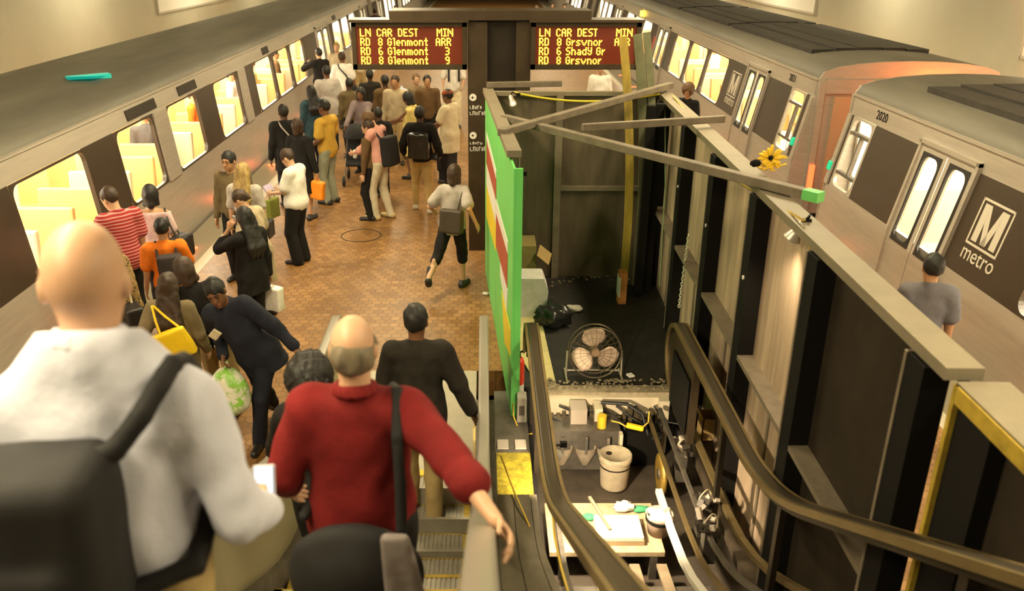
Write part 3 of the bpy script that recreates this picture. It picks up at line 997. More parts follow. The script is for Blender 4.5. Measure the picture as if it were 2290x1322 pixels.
# ------------------------------------------------------------------ work lamps, cables, chain
def clamp_lamp(c, label, power, aim, head=True, rad=0.06):
    t = thing('work_lamp', label, 'work lamp', c, 'clamp lamps on the hoardings')
    C = Vector(c)
    d = (Vector(aim) - C).normalized()
    q = d.to_track_quat('Z', 'Y').to_matrix().to_4x4()
    m = MB(); m.lathe([(0.018, -0.10), (0.028, -0.08), (0.03, -0.03), (rad, 0.035), (rad * 1.04, 0.04), (rad * 0.95, 0.035)], C, 16, q); m.build('reflector', M('lamp_reflector', (0.62, 0.58, 0.5), 0.35, 0.4), t)
    m = MB(); m.blob(C + d * 0.01, (0.03, 0.03, 0.035), 1, 6, 0.0); m.build('bulb', M('frosted_bulb', (0.8, 0.76, 0.66), 0.4, emit=(1, 0.8, 0.5), es=1.5), t)
    m = MB(); m.tube([C - d * 0.09, C - d * 0.12 + Vector((0.03, 0, 0.03)), C + Vector((0.07, 0.0, 0.08))], 0.008, 6); m.obox(C + Vector((0.07, 0, 0.085)), (0.05, 0.03, 0.04)); m.build('clamp', black_m, t)
    if power:
        ld = bpy.data.lights.new('work_lamp_light', 'SPOT')
        ld.energy = power; ld.color = (1, 0.80, 0.52); ld.spot_size = R(105); ld.spot_blend = 0.6; ld.shadow_soft_size = 0.05
        lo = bpy.data.objects.new('work_lamp_light', ld)
        COL.objects.link(lo)
        lo.parent = t
        lo.location = d * 0.07
        lo.rotation_euler = (-d).to_track_quat('Z', 'Y').to_euler()
    return t


c1 = at(1778, 523, x=2.10)
clamp_lamp(c1, 'white clamp work lamp high on the right hoarding with a yellow cable below it', 60, (1.1, 6.2, -0.3))
c0 = Vector((0.50, 5.3, 0.76))
clamp_lamp(c0, 'clamp work lamp fixed under the left handrail guide, lighting the pit', 330, (1.15, 6.2, -0.4), rad=0.05)
c2 = at(1157, 407, x=0.33)
clamp_lamp(c2, 'small clamp lamp hanging inside the green hoarding on a thin cable', 0, c2 + Vector((0.3, -0.5, -0.6)), rad=0.045)
c3 = at(1146, 228, y=10.4)
clamp_lamp(c3, 'small lamp hanging at the back left corner under the rail', 0, c3 + Vector((0.2, -0.6, -0.5)), rad=0.045)
m = MB().tube([(0.3, 9.3, 2.45), (0.28, 8.6, 2.3), c2 + Vector((0.02, 0, 0.3)), c2 + Vector((0.02, 0.02, 0.08))], 0.006, 6)
tag(m.build('lamp_cable', M('grey_cable', (0.3, 0.27, 0.2), 0.6)), 'thin grey cable feeding the small lamp inside the green hoarding', 'cable')
yc = M('yellow_cable', (0.62, 0.42, 0.05), 0.5)
a0, a1, a2 = at(1812, 530, x=2.13), at(1775, 800, x=2.1), at(1742, 1185, x=2.05)
m = MB().tube([a0, a0.lerp(a1, 0.5) + Vector((0.01, 0, 0)), a1, a1.lerp(a2, 0.5) + Vector((-0.015, 0, 0)), a2], 0.006, 6)
tag(m.build('extension_cable', yc), 'yellow cable hanging straight down the right hoarding from the work lamp', 'cable')
b0 = at(1505, 215, z=2.5); b1 = at(1640, 400, x=2.2); b2 = at(1800, 495, z=2.52)
m = MB().tube([b0, b0.lerp(b1, 0.5) + Vector((0, 0, 0.05)), b1, b1.lerp(b2, 0.6), b2, c1 + Vector((0.05, 0, 0.1))], 0.007, 6)
tag(m.build('extension_cable', yc), 'yellow cable looping from the far corner along the right hoarding top', 'cable')
q0, q1 = at(1540, 527, x=2.12), at(1518, 690, x=2.12)
m = MB()
n = 26
for i in range(n):
    c = q0.lerp(q1, i / n)
    w = Vector((0.012, 0, 0)) if i % 2 else Vector((0, 0.012, 0))
    h = (q1 - q0) / n * 0.75
    m.tube([c + w, c + w * 0.7 + h * 0.8, c + h, c - w * 0.7 + h * 0.8, c - w, c - w * 0.7 - h * 0.6, c - h * 0.8, c + w * 0.7 - h * 0.6], 0.0065, 5, True)
tag(m.build('hanging_chain', M('pale_chain', (0.75, 0.70, 0.56), 0.5, 0.3)), 'pale chain hanging from the end of the mid rail on the right hoarding', 'chain')
m = MB().tube([at(1487, 230, x=2.2) + Vector((0, 0, 0)), at(1488, 420, x=2.15), at(1475, 640, x=2.1)], 0.007, 6)
tag(m.build('conduit', M('green_conduit', (0.2, 0.28, 0.12), 0.5)), 'thin greenish conduit running down the far corner of the right hoarding', 'conduit')
# ------------------------------------------------------------------ escalator in use (left) and the dismantled one (right)
SL = math.tan(R(30))
YI = 4.87                      # where the 30 degree rise would start


def rail_path(ztop, y_end, y_front, y_inc=YI, rad=0.33, full=True):
    """handrail centre line in the y-z plane: under the newel, round its end, level, then up the incline towards the camera"""
    pts = []
    c = (y_front - rad, ztop - rad)
    for i in range(13):
        a = -PI * 0.5 + PI * i / 12
        pts.append((c[0] + rad * math.cos(a), c[1] + rad * math.sin(a)))
    for i in range(1, 6):
        y = c[0] + (y_inc + 0.6 - c[0]) * i / 5
        pts.append((y, ztop))
    for i in range(1, 9):        # bend
        y = y_inc + 0.6 - 1.2 * i / 8
        u = i / 8
        pts.append((y, ztop + 0.6 * SL * u * u))
    y = y_inc - 0.6
    while y > y_end:
        y -= 0.6
        pts.append((y, ztop + (y_inc - y) * SL))
    return pts


HR = [(-0.042, -0.012), (-0.042, 0.008), (-0.030, 0.022), (0.030, 0.022), (0.042, 0.008), (0.042, -0.012), (0.026, -0.014), (-0.026, -0.014)]


def smooth_rise(y, yi=YI):
    d = yi - y
    if d < -0.6:
        return 0.0
    if d > 0.6:
        return d * SL
    u = (d + 0.6) / 1.2
    return 0.6 * SL * u * u


es = thing('escalator', 'grey escalator in use, carrying the men in the white and the red shirts down', 'escalator', (-0.7, 4, 0))
step_m = M('grooved_step', (0.36, 0.33, 0.27), 0.5, 0.4, var=0.2, scale=10)
land_m = M('landing_plate', (0.46, 0.42, 0.33), 0.5, 0.3, var=0.1, scale=6)
m = MB(); m.box(-1.33, -0.09, 6.22, 8.08, -0.12, 0.0)
for i in range(60):
    x = -1.32 + i * 0.0206
    m.box(x, x + 0.011, 6.5, 7.3, 0.0, 0.004)
m.build('landing_plate', land_m, es)
m = MB(); m.box(-1.33, -0.09, 6.14, 6.22, -0.1, 0.006); m.build('yellow_comb', yel_p, es)
k = 0
y = 6.16
while y > -2.2:
    z = smooth_rise(y - 0.2)
    st = MB()
    st.box(-1.30, -0.12, y - 0.40, y - 0.01, z - 0.06, z - 0.008)
    for i in range(36):
        x = -1.29 + i * 0.0325
        st.box(x, x + 0.018, y - 0.395, y - 0.012, z - 0.008, z)
    st.box(-1.30, -0.12, y - 0.43, y - 0.40, z - 0.02, z + 0.16)
    s_o = st.build('step', step_m, es)
    ed = MB(); ed.box(-1.30, -0.12, y - 0.035, y - 0.005, z - 0.006, z + 0.003); ed.box(-1.30, -1.25, y - 0.4, y, z - 0.006, z + 0.003); ed.box(-0.17, -0.12, y - 0.4, y, z - 0.006, z + 0.003)
    ed.build('yellow_edge', ym, s_o)
    y -= 0.40
for sx, nm in ((-1.405, 'l'), (-0.012, 'r')):
    path = rail_path(0.95, -2.0, 7.62)
    inner = -1.33 if sx < -1 else -0.085
    poly = [(yy, zz - 0.014) for yy, zz in path if True]
    low = [(yy, smooth_rise(yy) - 0.14) for yy in (-2.2, -1, 0, 1, 2, 3, 4, 4.3, 4.6, 5, 5.5, 6, 7.25)]
    m = MB(); m.prism(poly[1:] + low, 'x', sx - 0.022, sx + 0.022); m.build('balustrade_panel', steel if sx > -1 else M('light_tinted_steel', (0.42, 0.37, 0.22), 0.4, 0.5), es)  # left panel has the yellowish light put into its steel colour
    m = MB(); m.sweep([(sx, yy, zz) for yy, zz in path], HR); m.build('handrail', M('grey_handrail', (0.30, 0.275, 0.23), 0.35, 0.4), es)
    # inner and outer deck boards along the incline
    for xa, xb in ((inner, sx - 0.022 * (1 if sx > -1 else -1)), (sx + (0.022 if sx > -1 else -0.022), sx + (0.10 if sx > -1 else -0.10))):
        m = MB()
        ys = [7.1, 6.2, 5.5, 5.2, 4.9, 4.6, 4.3, 3, 1, -2.2]
        top = [(yy, smooth_rise(yy) + (0.20 if (xa > sx) == (sx > -1) or True else 0.2)) for yy in ys]
        m.prism(top + [(yy, zz - 0.36) for yy, zz in reversed(top)], 'x', xa, xb); m.build('deck_board', steel_d, es)
p0 = at(1062, 997, x=-0.036)
tag(MB().obox((p0.x - 0.002, p0.y, p0.z), (0.003, 0.10, 0.10)).build('sticker', M('yellow_sticker', (0.75, 0.55, 0.10), 0.5)), 'small yellow warning sticker on the steel balustrade beside the handrail', 'sticker')

# outer deck between the two escalators
dk = thing('escalator_deck', 'sloping brown metal deck with seams between the two escalators', 'deck', (0.22, 4, 0))
plank_m = M('worn_deck', (0.15, 0.125, 0.085), 0.55, 0.2, var=0.35, scale=4, stretch=(3, 0.4, 1))
ys = [5.45, 5.3, 5.2, 4.9, 4.6, 4.3, 3, 1, -2]
for xa, xb in ((0.09, 0.215), (0.22, 0.345), (0.35, 0.395)):
    m = MB(); top = [(yy, smooth_rise(yy) + 0.30) for yy in ys]
    m.prism(top + [(yy, zz - 0.2) for yy, zz in reversed(top)], 'x', xa, xb); m.build('deck_plate', plank_m, dk)
m = MB(); m.box(0.09, 0.40, 5.45, 5.47, 0.0, 0.26); m.build('end_plate', M('yellow_painted_end', (0.62, 0.50, 0.03), 0.5, var=0.55, scale=9), dk)
m = MB(); m.box(0.09, 0.40, 5.47, 7.6, -0.3, 0.02); m.build('floor_plate', steel_d, dk)
m = MB(); m.box(0.10, 0.40, 5.75, 6.45, 0.02, 0.03); m.build('yellow_plate', M('bright_yellow_plate', (0.34, 0.27, 0.02), 0.6, var=0.7, scale=14), dk)
for xa in (0.11, 0.27):
    m = MB(); m.box(xa, xa + 0.1, 6.52, 6.66, 0.02, 0.035); m.build('pale_plate', M('pale_dusty_plate', (0.40, 0.36, 0.30), 0.7), dk)

# dismantled escalator: pit, truss, handrail guides
pit = MB()
pit.box(0.44, 2.10, 3.0, 7.72, -0.75, -0.62)
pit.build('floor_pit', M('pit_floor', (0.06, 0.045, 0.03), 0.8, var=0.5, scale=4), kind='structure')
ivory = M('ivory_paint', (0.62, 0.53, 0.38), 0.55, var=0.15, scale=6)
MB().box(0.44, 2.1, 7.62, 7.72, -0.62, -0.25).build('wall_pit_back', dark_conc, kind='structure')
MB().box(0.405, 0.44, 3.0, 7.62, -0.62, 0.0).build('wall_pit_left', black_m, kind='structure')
de = thing('dismantled_escalator', 'stripped escalator frame with bare handrail guides over an open machine pit', 'escalator', (1.1, 6, -0.6))
m = MB(); m.box(0.47, 1.95, 7.55, 7.70, -0.02, 0.03); m.build('end_sill', M('dusty_sill', (0.32, 0.26, 0.17), 0.7, var=0.4, scale=20), de)
m = MB(); m.box(0.47, 1.85, 7.50, 7.55, -0.20, -0.0); m.build('end_plate', ivory, de)
m = MB(); m.box(1.74, 1.84, 7.42, 7.50, -0.6, -0.0); m.build('corner_post', ivory, de)
brass = M('bronze_rail', (0.26, 0.19, 0.085), 0.4, 0.6, var=0.2, scale=4)
for sx, lab in ((0.44, 'l'), (1.855, 'r')):
    path = rail_path(0.885, 0.0, 7.6, 4.62)
    full = path if sx > 1 else path[5:]
    m = MB(); m.sweep([(sx, yy, zz) for yy, zz in full], HR); m.build('handrail', M('dark_handrail', (0.045, 0.035, 0.022), 0.3), de)
    for dx in (-0.048, 0.048):
        m = MB(); m.sweep([(sx + dx * 1.15, yy, zz - 0.012) for yy, zz in full], [(-0.011, -0.022), (0.011, -0.022), (0.011, 0.022), (-0.011, 0.022)], False); m.build('guide_rail', brass, de)
    m = MB(); m.sweep([(sx, yy, zz - 0.05) for yy, zz in full], [(-0.03, -0.03), (0.03, -0.03), (0.03, 0.03), (-0.03, 0.03)], False); m.build('guide_bar', bronze_d, de)
    for yy in ((7.0, 6.2) if sx < 1 else (5.7, 4.4, 2.6)):
        zt = 0.885 + smooth_rise(yy, 4.62) - 0.08
        m = MB(); m.box(sx - 0.02, sx + 0.02, yy - 0.03, yy + 0.03, smooth_rise(yy) - 0.3, zt); m.build('support_post', bronze_d, de)
# right newel panel left standing
path = rail_path(0.83, 0, 7.55, 4.62)
poly = [(yy, zz) for yy, zz in path[1:13]] + [(6.55, 0.83), (6.55, 0.05), (7.15, 0.05)]
m = MB(); m.prism(poly, 'x', 1.81, 1.87); m.build('newel_panel', bronze, de)
m = MB()
for i in range(3):
    m.box(1.787, 1.80, 6.65, 7.1, 0.18 + i * 0.22, 0.21 + i * 0.22)
m.build('panel_slot', black_m, de)
m = MB(); m.box(1.785, 1.795, 6.6, 7.25, 0.12, 0.66); m.build('open_recess', black_m, de)
# right-hand truss rails and step track
for x, z0, w, mt, nm in ((1.50, -0.16, 0.055, M('white_worn_track', (0.70, 0.66, 0.58), 0.45), 'track_rail'), (1.62, -0.12, 0.03, brass, 'track_rail'), (1.72, -0.02, 0.03, steel_d, 'track_rail'), (1.93, 0.03, 0.05, brass, 'skirt_rail'), (0.60, -0.2, 0.04, steel_d, 'track_rail')):
    m = MB(); m.sweep([(x, yy, z0 + smooth_rise(yy - 0.15)) for yy in (6.15 if w > .05 else 7.3, 5.6, 5.2, 4.9, 4.6, 4.3, 3.5, 2.2)], [(-w / 2, -0.02), (w / 2, -0.02), (w / 2, 0.02), (-w / 2, 0.02)], False)
    m.build(nm, mt, de)
for i, yy in enumerate((5.2, 4.6, 4.0)):
    m = MB(); m.box(0.5, 1.75, yy - 0.04, yy + 0.04, -0.5 + smooth_rise(yy) * 0.9, -0.42 + smooth_rise(yy) * 0.9); m.build('cross_member', steel_d, de)
for x in (0.9, 1.2, 1.42):
    m = MB(); m.sweep([(x, yy, -0.42 + smooth_rise(yy)) for yy in (5.5, 5.0, 4.6, 4.2, 3.4)], [(-0.04, -0.015), (0.04, -0.015), (0.04, 0.015), (-0.04, 0.015)], False); m.build('step_rail', M('dusty_rail', (0.36, 0.28, 0.19), 0.5, 0.3, var=0.3), de)
m = MB(); m.box(1.96, 2.10, 3.0, 7.6, -0.3, -0.22); m.build('side_deck', M('side_deck_brown', (0.07, 0.05, 0.03), 0.7, var=0.4), de)

# ------------------------------------------------------------------ machinery and things in the pit
t = thing('drive_unit', 'ivory and grey escalator drive unit with funnel shaped chutes across the end of the pit', 'machine', (1.0, 7.2, -0.62))
m = MB(); m.box(0.62, 1.32, 7.12, 7.42, -0.60, -0.16); m.build('casing', steel_d, t)
tin = M('dull_tin', (0.42, 0.34, 0.25), 0.45, 0.3, var=0.35, scale=9)
for xa in (0.66, 0.89, 1.10):
    m = MB()
    m.lathe([(0.03, -0.16), (0.10, -0.02), (0.105, 0.04)], (xa + 0.09, 7.09, -0.36), 18, Matrix.Diagonal((1, 0.55, 1)).to_4x4()); m.build('chute', tin, t)
    m = MB(); m.box(xa + 0.075, xa + 0.10, 7.02, 7.04, -0.36, -0.18); m.build('strut', steel, t)
m = MB(); m.box(0.60, 0.64, 7.05, 7.12, -0.55, -0.18); m.box(1.30, 1.33, 7.05, 7.12, -0.5, -0.16); m.build('side_plate', ivory, t)
m = MB(); m.box(0.84, 1.0, 7.25, 7.45, -0.16, 0.0); m.build('grey_junction_box', M('pinkish_grey_box', (0.45, 0.38, 0.31), 0.5, 0.2), t)
m = MB(); m.box(1.08, 1.16, 7.3, 7.48, -0.18, -0.02); m.build('ivory_box', ivory, t)
m = MB(); m.cyl((1.14, 7.2, -0.16), (1.14, 7.2, -0.03), 0.045, 14); m.build('yellow_valve', M('yellow_fitting', (0.70, 0.48, 0.03), 0.5), t)
m = MB()
rnd = random.Random(9)
for i in range(7):
    x0 = 0.55 + i * 0.19
    m.tube([(x0, 7.44, -0.06), (x0 + rnd.uniform(0, .2), 7.36, -0.10 - .1 * rnd.random()), (x0 + 0.25, 7.28, -0.18), (x0 + rnd.uniform(.2, .4), 7.2, -0.3)], 0.012, 6)
m.tube([(1.15, 7.4, 0.0), (1.4, 7.35, 0.01), (1.55, 7.3, -0.07), (1.60, 7.2, -0.25)], 0.018, 8)
m.build('hose', rubber, t)
m = MB(); m.box(1.36, 1.72, 7.2, 7.4, -0.6, -0.22); m.build('dark_cabinet', black_m, t)
rnd = random.Random(31)
for i in range(22):
    x = 0.55 + i * 0.055; w = rnd.uniform(0.02, 0.05)
    m = MB(); m.box(x, x + w, 7.38, 7.38 + rnd.uniform(0.03, 0.1), -0.22, -0.22 + rnd.uniform(0.05, 0.16))
    m.build('contactor', M('brown_black_parts', (0.09, 0.065, 0.035), 0.5, var=0.7, scale=18), t)
p0 = at(1420, 955, z=-0.12)
m = MB(); m.obox(p0, (0.17, 0.05, 0.05), (0, R(10), R(-8))); tag(m.build('cable_connector', M('bright_yellow_plug', (0.85, 0.62, 0.02), 0.45), bevel=0.015), 'bright yellow cable connector lying over the drive unit', 'connector')
m = MB(); m.tube([p0 + Vector((0.08, 0, 0)), p0 + Vector((0.13, 0.02, 0.04)), p0 + Vector((0.14, 0.06, 0.14))], 0.008, 6); m.tube([p0 + Vector((-0.08, 0, 0)), p0 + Vector((-0.15, 0.03, 0.03)), p0 + Vector((-.22, 0.08, 0.02))], 0.008, 6)
tag(m.build('connector_cable', yc), 'short pale yellow cable joined to the bright yellow connector', 'cable')
# bucket
t = thing('plastic_bucket', 'pale lidded plastic bucket standing upright in the pit', 'bucket', at(1372, 1085, z=-0.60))
B0 = t.location.copy()
bk_m = M('pale_bucket', (0.52, 0.43, 0.30), 0.5, var=0.2, scale=14)
m = MB(); m.lathe([(0.0, 0), (0.125, 0), (0.13, 0.02), (0.148, 0.33), (0.148, 0.335)], B0, 28); m.build('body', bk_m, t)
m = MB(); m.lathe([(0.157, 0.30), (0.157, 0.35), (0.145, 0.358), (0.138, 0.345), (0.0, 0.345)], B0, 28); m.build('lid', M('dusty_lid', (0.47, 0.39, 0.27), 0.6, var=0.35, scale=16), t)
m = MB(); m.lathe([(0.1435, 0.235), (0.1455, 0.235), (0.1455, 0.25), (0.1435, 0.25)], B0, 28); m.build('dark_band', bronze_d, t)
m = MB(); m.cyl(B0 + Vector((-0.06, 0.02, 0.345)), B0 + Vector((-0.06, 0.02, 0.349)), 0.03, 12); m.build('stain', bronze_d, t)
# platform board with white board, small bucket, bar, green cloth, crumpled paper
zb = -0.34
a, b = at(1255, 1125, z=zb), at(1585, 1235, z=zb)
yB, yA = a.y, b.y
brd = thing('work_board', 'dusty plank shelf across the pit carrying a white slab and a small pail', 'board', ((0.55 + 1.5) / 2, (yA + yB) / 2, zb))
m = MB(); m.box(0.52, 1.46, yA, yB, zb - 0.05, zb); m.build('plank', M('dusty_plank', (0.50, 0.38, 0.23), 0.7, var=0.4, scale=7), brd, bevel=0.006)
for xx in (0.6, 1.34):
    m = MB(); m.box(xx, xx + 0.06, yA, yB, -0.62, zb - 0.05); m.build('support', steel_d, brd)
c = at(1382, 1178, z=zb + 0.05)
w = thing('white_slab', 'bright white square slab lying on the dusty plank in the pit', 'slab', (c.x, c.y, zb))
m = MB(); m.box(c.x - 0.19, c.x + 0.19, c.y - 0.17, c.y + 0.13, zb + 0.02, zb + 0.075); m.build('slab', M('white_slab', (0.82, 0.76, 0.62), 0.5), w, bevel=0.008)
m = MB(); m.box(c.x - 0.19, c.x + 0.19, c.y - 0.185, c.y - 0.17, zb, zb + 0.05); m.build('edge', M('slab_edge', (0.50, 0.36, 0.2), 0.6), w)
g0, g1 = at(1318, 1112, z=zb + 0.11), at(1365, 1185, z=zb + 0.085)
tag(MB().beam(g0, g1, 0.025, 0.02).build('metal_bar', M('grey_bar', (0.35, 0.30, 0.22), 0.5, 0.3)), 'short grey bar lying slanted over the white slab', 'bar')
c = at(1395, 1133, z=zb + 0.04)
tag(MB().blob((c.x, c.y, zb + 0.04), (0.085, 0.05, 0.045), 4, 10, 0.3).build('crumpled_paper', white_m), 'crumpled white paper behind the white slab in the pit', 'paper')
for u, v, lab in ((1318, 1157, 'green cloth scrap left of the white slab'), (1433, 1140, 'pale green cloth scrap right of the crumpled paper')):
    c = at(u, v, z=zb + 0.02)
    tag(MB().blob((c.x, c.y, zb + 0.025), (0.075, 0.04, 0.025), u, 7, 0.25).build('green_cloth', M('green_cloth', (0.05, 0.30, 0.14), 0.7)), lab, 'cloth', 'green cloth scraps')
c = at(1472, 1190, z=zb)
t = thing('small_pail', 'small pail with torn white bag inside, right of the white slab', 'pail', (c.x, c.y, zb))
P0 = Vector((c.x, c.y, zb))
m = MB(); m.lathe([(0.0, 0.005), (0.09, 0.0), (0.11, 0.17), (0.112, 0.19), (0.10, 0.185), (0.085, 0.02)], P0, 22); m.build('body', M('pinkish_pail', (0.50, 0.38, 0.30), 0.5), t)
m = MB(); m.lathe([(0.112, 0.125), (0.116, 0.13), (0.116, 0.155), (0.112, 0.16)], P0, 22); m.build('dark_band', black_m, t)
m = MB(); m.blob(P0 + Vector((0, 0, 0.175)), (0.10, 0.09, 0.04), 6, 10, 0.3); m.build('white_liner', white_m, t)
# brass wheel, motor and sprocket group on the right rails
c = at(1478, 1060, z=-0.35)
t = thing('brass_wheel', 'narrow brass coloured wheel standing on edge right of the lidded bucket', 'wheel', (c.x, c.y, -0.6))
rot = Matrix.Rotation(PI / 2, 4, 'Y')
m = MB(); m.lathe([(0.05, -0.02), (0.13, -0.025), (0.19, -0.02), (0.195, 0.0), (0.19, 0.02), (0.13, 0.025), (0.05, 0.02)], c, 28, rot); m.build('rim', M('brass', (0.60, 0.38, 0.08), 0.4, 0.6, var=0.3, scale=8), t)
m = MB(); m.lathe([(0.0, -0.03), (0.05, -0.03), (0.05, 0.03), (0.0, 0.03)], c, 16, rot); m.build('hub', steel_d, t)
for u, v, zz, sd, lab in ((1525, 1000, -0.05, 3, 'bright tangle of chain links and fittings at the top of the right track'), (1578, 1115, 0.05, 8, 'coil of wire and bright metal parts hanging on the right track'), (1590, 1170, 0.1, 12, 'rusty bolts and bright rags lower on the right track')):
    c = at(u, v, z=zz)
    t = thing('machine_parts', lab, 'machine parts', c, 'loose parts on the right track')
    rnd = random.Random(sd)
    m1, m2 = MB(), MB()
    for i in range(9):
        d = Vector((rnd.uniform(-.09, .09), rnd.uniform(-.1, .1), rnd.uniform(-.05, .06)))
        (m1 if i % 2 else m2).obox(c + d, (rnd.uniform(.03, .09), rnd.uniform(.02, .05), rnd.uniform(.02, .05)), (rnd.uniform(0, 3), rnd.uniform(0, 3), rnd.uniform(0, 3)))
    m1.build('bright_piece', M('bright_scrap', (0.66, 0.58, 0.48), 0.4, 0.4), t); m2.build('dark_piece', bronze_d, t)
    m = MB(); m.tube([c + Vector((0.05 * math.cos(a), 0.02 * math.sin(a * 2), 0.08 * math.sin(a))) for a in [2 * PI * i / 18 for i in range(18)]], 0.006, 6, True); m.build('wire_loop', M('pale_wire', (0.7, 0.6, 0.4), 0.5), t)
    m = MB(); m.box(c.x - .05, c.x + .05, c.y - .05, c.y + .05, c.z - 0.35, c.z - 0.05); m.build('bracket', steel_d, t)
c = at(1590, 975, z=-0.22)
t = thing('cardboard_box', 'open brown cardboard box on the deck right of the stripped handrail newel', 'box', (c.x, c.y, -0.22))
card = M('cardboard', (0.40, 0.27, 0.10), 0.8, var=0.15, scale=5)
m = MB()
for q in ((-.12, -.11, -.1, .1), (.11, .12, -.1, .1), (-.12, .12, -.1, -.09), (-.12, .12, .09, .1)):
    m.box(c.x + q[0], c.x + q[1], c.y + q[2], c.y + q[3], -0.22, 0.02)
m.box(c.x - .12, c.x + .12, c.y - .1, c.y + .1, -0.22, -0.21); m.build('body', card, t)
m = MB(); m.obox((c.x - 0.15, c.y, 0.06), (0.09, 0.2, 0.008), (0, R(60), 0)); m.build('flap', M('yellow_card', (0.62, 0.42, 0.10), 0.8), t)

# fan on the enclosure floor
fc = at(1330, 785, y=7.95)
t = thing('drum_fan', 'round metal floor fan with three blades standing at the edge of the pit', 'fan', (fc.x, fc.y, 0))
T = Matrix.Rotation(R(90 - 8), 4, 'X')
fr = 0.27
fm = M('fan_rim_metal', (0.13, 0.10, 0.065), 0.4, 0.6)
fz = fc.z
FC = Vector((fc.x, fc.y, fz))
m = MB()
for dz in (-0.07, 0.07):
    m.tube([FC + T @ Vector((fr * math.cos(a), fr * math.sin(a), dz)) for a in [2 * PI * i / 40 for i in range(40)]], 0.008, 6, True)
for rr in (0.09, 0.16, 0.22):
    for dz in (-0.08, 0.08):
        m.tube([FC + T @ Vector((rr * math.cos(a), rr * math.sin(a), dz)) for a in [2 * PI * i / 32 for i in range(32)]], 0.0016, 4, True)
for i in range(24):
    a = 2 * PI * i / 24
    d = Vector((math.cos(a), math.sin(a), 0))
    for dz in (-1, 1):
        m.tube([FC + T @ (d * 0.04 + Vector((0, 0, dz * 0.085))), FC + T @ (d * 0.2 + Vector((0, 0, dz * 0.082))), FC + T @ (d * fr + Vector((0, 0, dz * 0.07)))], 0.002, 4)
m.build('guard_cage', fm, t)
bl = M('fan_blade_metal', (0.55, 0.41, 0.30), 0.5, 0.35, var=0.15, scale=5)
for k in range(3):
    a0 = R(90 + 120 * k + 5)
    v, fs = [], []
    NR, NA = 7, 9
    for i in range(NR + 1):
        r = 0.05 + 0.20 * i / NR
        wd = R(18 + 58 * math.sin(PI * min(1, 0.15 + 0.75 * i / NR)))
        for j in range(NA + 1):
            a = a0 + wd * (j / NA - 0.5) * 2 * 0.62
            v.append(FC + T @ Vector((r * math.cos(a), r * math.sin(a), 0.05 * (j / NA - 0.5) * (0.5 + i / NR))))
    for i in range(NR):
        for j in range(NA):
            q = i * (NA + 1) + j
            fs.append((q, q + 1, q + NA + 2, q + NA + 1))
    m = MB().add(v, fs, True)
    b_o = m.build('blade', bl, t)
    sd = b_o.modifiers.new('thickness', 'SOLIDIFY'); sd.thickness = 0.004
m = MB(); m.cyl(FC + T @ Vector((0, 0, -0.08)), FC + T @ Vector((0, 0, 0.06)), 0.045, 18); m.build('motor_hub', M('fan_hub', (0.3, 0.2, 0.12), 0.4, 0.5), t)
m = MB()
for sx in (-1, 1):
    m.tube([(fc.x + sx * 0.285, fc.y, fz), (fc.x + sx * 0.29, fc.y, 0.02)], 0.011, 8)
    m.tube([(fc.x + sx * 0.29, fc.y - 0.16, 0.012), (fc.x + sx * 0.29, fc.y + 0.16, 0.012)], 0.012, 8)
m.tube([(fc.x - 0.29, fc.y + .12, 0.012), (fc.x + 0.29, fc.y + .12, 0.012)], 0.011, 8)
m.build('stand', M('fan_stand', (0.45, 0.40, 0.30), 0.4, 0.4), t)

# litter and boxes in the enclosure
c = at(1178, 598, z=0.0)
t = thing('cardboard_box', 'brown cardboard box against the back hoarding inside the green hoarding', 'box', (0.48, 10.5, 0))
m = MB(); m.box(0.32, 0.66, 10.35, 10.8, 0, 0.62); m.build('body', M('old_cardboard', (0.30, 0.22, 0.08), 0.8, var=0.2), t)
m = MB(); m.obox((0.76, 10.3, 0.52), (0.2, 0.25, 0.01), (R(20), R(40), 0)); m.build('flap', card, t)
t = thing('paper_sack', 'crumpled white paper sack standing by the brown cardboard box', 'sack', (0.53, 9.6, 0))
m = MB()
q = [(0.36, 0.0), (0.72, 0.0), (0.76, 0.35), (0.70, 0.52), (0.40, 0.52)]
m.prism([(x, z) for x, z in q], 'y', 9.45, 9.8); m.build('sack_body', M('white_sack', (0.66, 0.62, 0.58), 0.6, var=0.2, scale=6), t, bevel=0.03)
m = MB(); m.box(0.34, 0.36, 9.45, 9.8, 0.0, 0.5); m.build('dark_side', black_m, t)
m = MB().blob((0.80, 9.25, 0.13), (0.19, 0.17, 0.14), 8, 14, 0.3)
tag(m.build('refuse_bag', M('black_bag', (0.015, 0.015, 0.014), 0.25)), 'black plastic refuse bag slumped beside the white paper sack', 'bag')
c = at(1282, 692, z=0.02)
tag(MB().blob((c.x, c.y, 0.03), (0.12, 0.07, 0.035), 11, 10, 0.35).build('crumpled_paper', M('grey_paper', (0.5, 0.46, 0.38), 0.7)), 'crumpled pale paper on the dark floor behind the fan', 'paper')
c = at(1410, 838, z=0.02)
tag(MB().obox((c.x, c.y, 0.012), (0.06, 0.07, 0.02), (0, 0, 0.4)).build('paper_scrap', white_m), 'small pale scrap on the floor right of the fan', 'litter')
m = MB(); m.add([at(1155, 690, z=0.012), at(1205, 690, z=0.012), at(1245, 868, z=0.012), at(1215, 885, z=0.012), at(1165, 800, z=0.012)], [(0, 1, 2, 3, 4)])
o = m.build('flat_cardboard', M('flat_yellow_card', (0.62, 0.52, 0.24), 0.8, var=0.2, scale=5)); sd = o.modifiers.new('thickness', 'SOLIDIFY'); sd.thickness = 0.008
tag(o, 'flattened tan cardboard sheet on the floor between the green hoarding and the fan', 'cardboard')
c = at(1405, 640, z=0.0)
t = thing('orange_carton', 'orange and white carton at the foot of the yellow plank', 'carton', (1.76, 10.0, 0))
